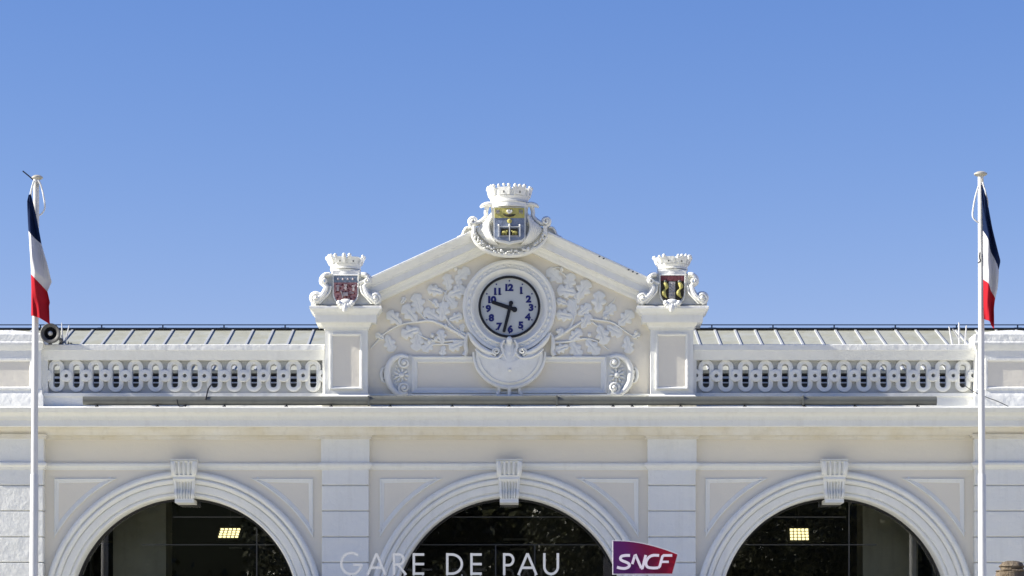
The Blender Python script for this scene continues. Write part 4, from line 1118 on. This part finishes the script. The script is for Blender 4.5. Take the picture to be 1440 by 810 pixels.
def flag(rows, b1, b2, lab, fold, seed):
    # rows [(v, (xl,yl), (xr,yr))]
    nv, nu = 150, 44; vs = []; rnd = random.Random(seed)
    def ev(v):
        for r0, r1 in zip(rows, rows[1:]):
            if r0[0] <= v <= r1[0]+1e-9:
                t = (v-r0[0])/(r1[0]-r0[0]); return [tuple(r0[k][j]*(1-t)+r1[k][j]*t for j in (0,1)) for k in (1,2)]
    mb = MB()
    # rows snapped so the colour seams fall on row lines
    V = [b1*i/50 for i in range(51)]+[b1+(b2-b1)*i/50 for i in range(1,51)]+[b2+(1-b2)*i/50 for i in range(1,51)]
    for v in V:
        L_, R_ = ev(v)
        for i in range(nu+1):
            u = i/nu
            x = L_[0]*(1-u)+R_[0]*u; y = L_[1]*(1-u)+R_[1]*u+ fold[2]*math.sin(PI*u)*math.sin(v*5)
            pk = fold[3]+.10*math.sin(v*4.5+seed); ww = (R_[0]-L_[0])*.011
            wave = ww*(.55*(u/pk) if u < pk else .55-.62*(u-pk)/(1-pk))+ww*.20*math.sin(u*fold[0]*1.6+1.7-v*5.1)+.006*math.sin(u*15+v*13)+ww*.15*math.sin(v*11+u*3)*u
            dd_ = dF+.11+wave
            vs.append((X(x,dF), -dd_, Z(y,dF)))
    W = nu+1
    for band, (a, b) in enumerate(((0,50),(50,100),(100,150))):
        pass
    fs = []; mi = []
    for j in range(150):
        for i in range(nu): fs.append((j*W+i, j*W+i+1, (j+1)*W+i+1, (j+1)*W+i)); mi.append(j//50)
    mb.v = vs; mb.f = fs; mb.m = mi
    o = mb.build('flag', [M['fblue'],M['fwhite'],M['fred']], smooth=180, loc=(X((rows[0][1][0]),dF), -dF-.1, Z(rows[0][1][1],dF)))
    md = o.modifiers.new('Solidify', 'SOLIDIFY'); md.thickness = .004
    tag(o, lab, 'flag', 'blue white and red flags on the poles')
flag([(0,(41.8,276),(45,275)),(.06,(40,285),(48,286)),(.33,(41.5,326),(60.5,345)),(.5,(43,356),(69,373)),(.62,(44.2,381),(74,398)),(.66,(44.5,386),(67.5,411)),(.8,(45,412),(70.5,426)),(.83,(45,418),(69.5,431)),(1,(45.6,445.5),(71.3,457))], .33, .66, 'blue, white and red flag hanging limp from the left flagpole', (5.2,2.6,1.5,.24), 1)
flag([(0,(1377.8,262),(1379.5,262)),(.1,(1378.5,281),(1387.5,283)),(.2,(1379.5,300),(1395,322)),(.3,(1380.4,319),(1406,368)),(.33,(1380.7,326),(1403,381)),(.45,(1381,345),(1402,391)),(.6,(1381.3,374),(1401,408)),(.66,(1381.6,394),(1398,421)),(.8,(1381.6,418),(1396,436)),(1,(1381.8,450),(1396,464))], .33, .66, 'blue, white and red flag hanging limp from the right flagpole', (6.0,-2.2,2.5,.30), 2)

# ------------------------------------------------------------------ canopy, name letters and company sign
dC = 2.0
cz1 = 3.88
cn = empty('entrance_canopy', (X(716),-1.1,3.7), 'flat grey metal canopy over the entrance doors carrying the letters', 'canopy')
mb = MB(); mb.box(X(395,dC), X(1040,dC), -dC-.12, -.10, 3.76, cz1); mb.build('canopy_deck', M['canopy'], cn)
mb = MB(); mb.box(X(393,dC), X(1042,dC), -dC-.17, -dC-.12, 3.66, cz1-.004); mb.build('canopy_fascia', M['canopy'], cn)
for px in (470,700,930):
    mb = MB(); mb.box(X(px,dC)-.05, X(px,dC)+.05, -dC+.2, -dC+.3, 0.004, 3.76); mb.build('canopy_post', M['canopy'], cn)

ns = empty('station_name_sign', (X(634,dC),-dC,cz1), 'thin pale capital letters reading GARE DE PAU above the entrance', 'sign')
WK = 1.7; T0, T1 = 779.3, 807.2
def stroke(mb, pts, hw, d0, d1, mi=0, closed=False):
    w = [(X(a,dC),Z(b,dC)) for a, b in pts]
    sweep(mb, w, [(-S(hw,dC),d0),(-S(hw,dC),d1),(S(hw,dC),d1),(S(hw,dC),d0)], front, closed=closed, pclosed=True, mi=mi)
def arcp(cx, cy, rx, ry, a0, a1, n=22): return [(cx+rx*math.cos(math.radians(a0+(a1-a0)*i/n)), cy-ry*math.sin(math.radians(a0+(a1-a0)*i/n))) for i in range(n+1)]
def letter(ch, x0, x1):
    mb = MB(); k = [0]
    def st(p, **kw):
        e = .0006*k[0]; k[0] += 1
        stroke(mb, p, WK, dC-.02+e, dC+.02+e, **kw)
    m = (x0+x1)/2; ym = (T0+T1)/2
    if ch == 'G': st(arcp(m,ym-.8,(x1-x0)/2-1,15.0,48,360,34)[:-1]+[(x1-1,ym+1.2)]); st([(x1+1,ym+1.0),(m+3,ym+1.0)])
    if ch == 'A': st([(x0,T1+1.4),(m,T0-1.0)]); st([(m,T0-1.0),(x1,T1+1.4)]); st([(x0+5.2,ym+5.2),(x1-5.2,ym+5.2)])
    if ch == 'R': st([(x0+2,T1+1.4),(x0+2,T0-1.4)]); st([(x0+2,T0+.5)]+arcp(x0+9,T0+7.6,6.6,7.1,90,-90,14)+[(x0+2,T0+14.7)]); st([(x0+8,T0+15),(x1+.5,T1+1.2)])
    if ch == 'P': st([(x0+2,T1+1.4),(x0+2,T0-1.4)]); st([(x0+2,T0+.5)]+arcp(x0+8,T0+8.0,6.8,7.5,90,-90,14)+[(x0+2,T0+15.5)])
    if ch == 'E':
        st([(x0+2,T1+1.4),(x0+2,T0-1.4)])
        for yy in (T0+.5, ym, T1-.5): st([(x0+2,yy),(x1,yy)])
    if ch == 'D': st([(x0+2,T1+1.4),(x0+2,T0-1.4)]); st([(x0+2,T0+.5)]+arcp(x0+8,ym,x1-x0-10,13.5,90,-90,22)+[(x0+2,T1-.5)])
    if ch == 'U': st([(x0+2,T0-1.4)]+arcp(m,T1-10.5,(x1-x0)/2-2,10.5,180,360,20)+[(x1-2,T0-1.4)])
    mb.build('letter', M['letter'], ns)
    mb = MB()
    xsup = [m] if ch in 'GU' else ([x0+2] if ch == 'P' else [x0+2, x1-2])
    for xx in xsup: mb.box(X(xx,dC)-.012, X(xx,dC)+.012, -dC-.012, -dC+.018, cz1, Z(T1+.3,dC))
    mb.build('letter_support', M['canopy'], ns)
for ch, a, b in (('G',479,509),('A',517,542),('R',552,570.5),('E',580,596.5),('D',627,651.5),('E',661,677.5),('P',707,723.5),('A',729,754.5),('U',763.5,786.5)):
    letter(ch, a, b)

sg = empty('railway_company_sign', (X(905,dC),-dC,cz1), 'purple to red curved sign with white slanted letters SNCF', 'sign')
def sp_poly(gr):
    top = [(862.2-gr,760.8-gr)]
    for i in range(15):
        t = i/14; x = 872+t*80; top.append((x+gr*.4, 761.0+18.4*t**1.75-gr))
    return [(X(a,dC),Z(b,dC)) for a, b in top+[(952.6+gr,780.2),(945.2+gr,807.0+gr),(862.2-gr,807.0+gr)]]
mb = MB(); prism(mb, sp_poly(.9), dC-.06, dC+.02); mb.build('sign_box', M['signrim'], sg)
mb = MB(); prism(mb, sp_poly(-.2), dC+.0, dC+.024); mb.build('sign_face', M['sign'], sg)
mb = MB(); k = [0]
def st2(p, w=1.9):
    e = .0006*k[0]; k[0] += 1; stroke(mb, p, w, dC+.024, dC+.032+e)
sc = lambda pts: [(840+a/10.2857, 740+b/10.2857) for a, b in pts]
def bez(p, n=6): return [(q.x,q.y) for q in smoothpath([(a,b,0) for a, b in p], n)]
st2(bez(sc([(472,424),(410,424),(352,436),(334,468),(356,498),(430,528),(462,556),(452,590),(400,611),(340,608),(284,594)])), 1.95)
st2(sc([(504,548),(540,430),(555,424),(634,606)]),1.8); st2(sc([(628,612),(652,606),(700,418)]),1.8)
st2(bez(sc([(892,424),(800,424),(738,458),(702,530),(724,590),(800,606),(880,602)])), 1.9)
st2(sc([(880,604),(902,580),(940,440),(960,424),(1082,424)]),1.8); st2(sc([(922,516),(1032,516)]),1.6)
mb.build('lettering', M['signtxt'], sg)
mb = MB()
for px in (872,884,896,908,920): mb.box(X(px,dC)-.012, X(px,dC)+.012, -dC-.005, -dC+.03, cz1, Z(806.8,dC))
mb.build('sign_support', M['letter'], sg)

# ------------------------------------------------------------------ lit lamps inside the hall
def hall_lamp(px, py, w, h, skew, lab):
    yy = 4.4; e = empty('flood_lamp', (D(px,yy),yy,DZ(py,yy)), lab, 'lamp', 'lit lamps inside the hall')
    sc_ = (DIST+yy)/FPX
    mb = MB(); vs = []
    for yo in (0,.12):
        for a, b in ((-w/2-2,-h/2-3),(w/2+2,-h/2-3),(w/2+2,h/2+2),(-w/2-2,h/2+2)):
            vs.append((D(px,yy)+(a+skew*b/h)*sc_, yy+yo+.02, DZ(py,yy)+b*sc_))
    mb.add(vs, [(0,1,2,3),(7,6,5,4),(0,4,5,1),(1,5,6,2),(2,6,7,3),(3,7,4,0)]); mb.build('lamp_casing', M['black'], e)
    mb = MB()
    for i in range(5):
        for j in range(4):
            a = -w/2+w*(i+.5)/5; b = -h/2+h*(j+.5)/4
            x = D(px,yy)+(a+skew*b/h)*sc_; z = DZ(py,yy)+b*sc_; rw, rh = w/5*.36*sc_, h/4*.37*sc_
            mb.box(x-rw, x+rw, yy-.004, yy+.019, z-rh, z+rh)
    mb.build('led_lenses', M['led'], e)
    mb = MB(); mb.box(D(px,yy)-.02, D(px,yy)+.02, yy+.06, yy+.1, DZ(py-h/2,yy), T-.02); mb.build('lamp_stem', M['black'], e)
hall_lamp(322.5, 749.5, 29, 14, 4, 'lit yellow flood lamp seen through the left arched window')
hall_lamp(1124, 751.3, 27, 17, -1, 'lit yellow flood lamp seen through the right arched window')

# ------------------------------------------------------------------ brown post at lower right
yy = -10.0; cxp = D(1423,yy); s_ = (DIST+yy)/FPX
mb = MB(); rnd = random.Random(3)
tiers = [(0.0,30),(DZ(860,yy),29),(DZ(824,yy),29),(DZ(812.5,yy),27),(DZ(811.5,yy),23),(DZ(805,yy),21.5),(DZ(804,yy),20.5),(DZ(803,yy),22),(DZ(802,yy),21.5),(DZ(801,yy),15.5),(DZ(798.2,yy),16.5),(DZ(796.5,yy),18.5),(DZ(795.2,yy),16.5),(DZ(793.0,yy),15.2),(DZ(791.2,yy),13.0),(DZ(789.9,yy),10.0),(DZ(789.0,yy),6.0),(DZ(788.7,yy),0.01)]
n = 48; vs = []
ph_ = [rnd.uniform(0,6.28) for _ in tiers]
for k, (z, r) in enumerate(tiers):
    for i in range(n):
        a = 2*PI*i/n; rr_ = r*(1+.035*math.sin(3*a+ph_[k])+.02*math.sin(7*a+ph_[k]*2)+rnd.uniform(-.012,.012))
        vs.append((cxp+rr_*s_*math.cos(a), yy+rr_*s_*math.sin(a), z+rnd.uniform(-.004,.004)*(1 if r > 1 and z > 1 else 0)))
mb.add(vs, [(k*n+i,k*n+(i+1)%n,(k+1)*n+(i+1)%n,(k+1)*n+i) for k in range(len(tiers)-1) for i in range(n)])
tag(mb.build('weathered_post', M['post'], smooth=35, loc=(cxp,yy,0)), 'top of a weathered brown post with ragged ledges at the lower right', 'post')

# ------------------------------------------------------------------ wooded bank behind the viewer (seen mirrored in the glass)
rnd = random.Random(11); mb = MB()
vs = []; fs = []
for t in range(46):
    tx = rnd.uniform(-42,42); ty = rnd.uniform(-95,-78); tz = rnd.uniform(6,15); R0 = rnd.uniform(3.5,6)
    for k in range(60):
        a = rnd.uniform(0,2*PI); b = math.acos(rnd.uniform(-1,1)); rr_ = R0*rnd.uniform(.45,1)
        cc = Vector((tx+rr_*math.sin(b)*math.cos(a), ty+rr_*math.sin(b)*math.sin(a), tz+rr_*math.cos(b)*.9))
        for q in range(34):
            p = cc+Vector((rnd.gauss(0,.55),rnd.gauss(0,.55),rnd.gauss(0,.45)))
            u = Vector((rnd.gauss(0,1),rnd.gauss(0,1),rnd.gauss(0,1))).normalized(); w = u.cross(Vector((rnd.gauss(0,1),rnd.gauss(0,1),rnd.gauss(0,1)))).normalized()
            s = rnd.uniform(.12,.24); b0 = len(vs)
            vs += [p-u*s*1.4, p+w*s*.7, p+u*s*1.4, p-w*s*.7]; fs.append((b0,b0+1,b0+2,b0+3))
for tx, ty, tz, R0, nb in ((3.6,-60,8.6,3.0,170),(11.6,-67,9.2,3.6,230),(-1.5,-63,6.6,1.8,40),(-9.5,-62,6.5,1.6,30)):
    for k in range(nb):
        a = rnd.uniform(0,2*PI); b = math.acos(rnd.uniform(-1,1)); rr_ = R0*rnd.uniform(.3,1)**.6
        cc = Vector((tx+rr_*math.sin(b)*math.cos(a), ty+rr_*math.sin(b)*math.sin(a), tz+rr_*math.cos(b)))
        for q in range(90):
            p = cc+Vector((rnd.gauss(0,.26),rnd.gauss(0,.26),rnd.gauss(0,.22)))
            u = Vector((rnd.gauss(0,1),rnd.gauss(0,1),rnd.gauss(0,1))).normalized(); w = u.cross(Vector((rnd.gauss(0,1),rnd.gauss(0,1),rnd.gauss(0,1)))).normalized()
            s = rnd.uniform(.045,.085); b0 = len(vs)
            vs += [p-u*s*1.4, p+w*s*.8, p+u*s*1.4, p-w*s*.8]; fs.append((b0,b0+1,b0+2,b0+3))
me = bpy.data.meshes.new('tree_foliage'); me.from_pydata([tuple(v) for v in vs], [], fs); me.materials.append(M['leaf'])
o = bpy.data.objects.new('wooded_bank_foliage', me); COL.objects.link(o); o['kind'] = 'stuff'
o['label'] = 'dark leafy woods mirrored in the arched window glass'; o['category'] = 'woods'
mb = MB(); vs = []
for i in range(31):
    x = -150+10*i
    for j, (y, z) in enumerate(((-72,0),(-84,4.5),(-100,13),(-112,20),(-300,22))): vs.append((x, y+rnd.uniform(-2,2), z+(rnd.uniform(-.6,.6) if j else -.05)))
mb.add(vs, [(i*5+k,(i+1)*5+k,(i+1)*5+k+1,i*5+k+1) for i in range(30) for k in range(4)])
o = mb.build('hillside', M['bank']); o['kind'] = 'structure'

# ------------------------------------------------------------------ camera, sun, sky
cam = bpy.data.cameras.new('camera'); co = bpy.data.objects.new('camera', cam); COL.objects.link(co)
co.location = (0,-DIST,EYE); co.rotation_euler = (PI/2,0,0)
cam.sensor_width = 36; cam.lens = FPX/1440*36; cam.shift_y = (1010-405)/1440; cam.shift_x = 0
cam.clip_end = 5000; cam.clip_start = .5
C.camera = co

EL, AZ = math.radians(31.0), math.radians(5.3)
to_sun = Vector((-math.cos(AZ)*math.cos(EL), -math.sin(AZ)*math.cos(EL), math.sin(EL)))
sl = bpy.data.lights.new('sun', 'SUN'); sl.energy = 4.5; sl.angle = math.radians(.5); sl.color = (1.0,.95,.86)
so = bpy.data.objects.new('sun', sl); COL.objects.link(so); so.rotation_euler = to_sun.to_track_quat('Z','Y').to_euler(); so.location = (-20,-5,30)
w = bpy.data.worlds.new('World'); C.world = w; w.use_nodes = True
N = w.node_tree.nodes; L = w.node_tree.links; bg = N['Background']
sky = N.new('ShaderNodeTexSky'); sky.sky_type = 'NISHITA'; sky.sun_disc = False
sky.sun_elevation = EL
# Nishita: rotation 0 puts the sun toward +Y, positive turns clockwise seen from above
sky.sun_rotation = math.atan2(to_sun.x, to_sun.y)
sky.altitude = 200; sky.air_density = 1.0; sky.dust_density = 0.0; sky.ozone_density = 6.0
sc_ = N.new('ShaderNodeSeparateColor'); cc_ = N.new('ShaderNodeCombineColor'); L.new(sky.outputs[0], sc_.inputs[0])
for i, (rf_, pw_, g_, cp_) in enumerate(((1.23,1.6,1.09,4.5),(2.44,1.2,2.10,6.5),(4.54,.75,4.80,9.0))):
    m0 = N.new('ShaderNodeMath'); m0.operation = 'MINIMUM'; m0.inputs[1].default_value = cp_; L.new(sc_.outputs[i], m0.inputs[0])
    md_ = N.new('ShaderNodeMath'); md_.operation = 'DIVIDE'; md_.inputs[1].default_value = rf_; L.new(m0.outputs[0], md_.inputs[0])
    m1 = N.new('ShaderNodeMath'); m1.operation = 'POWER'; m1.inputs[1].default_value = pw_; L.new(md_.outputs[0], m1.inputs[0])
    m2 = N.new('ShaderNodeMath'); m2.operation = 'MULTIPLY'; m2.inputs[1].default_value = g_; L.new(m1.outputs[0], m2.inputs[0]); L.new(m2.outputs[0], cc_.inputs[i])
L.new(cc_.outputs[0], bg.inputs[0]); bg.inputs[1].default_value = 0.066
vs_ = C.view_settings; vs_.view_transform = 'Standard'; vs_.look = 'None'; vs_.exposure = 1.11; vs_.gamma = 1.0; vs_.use_curve_mapping = False
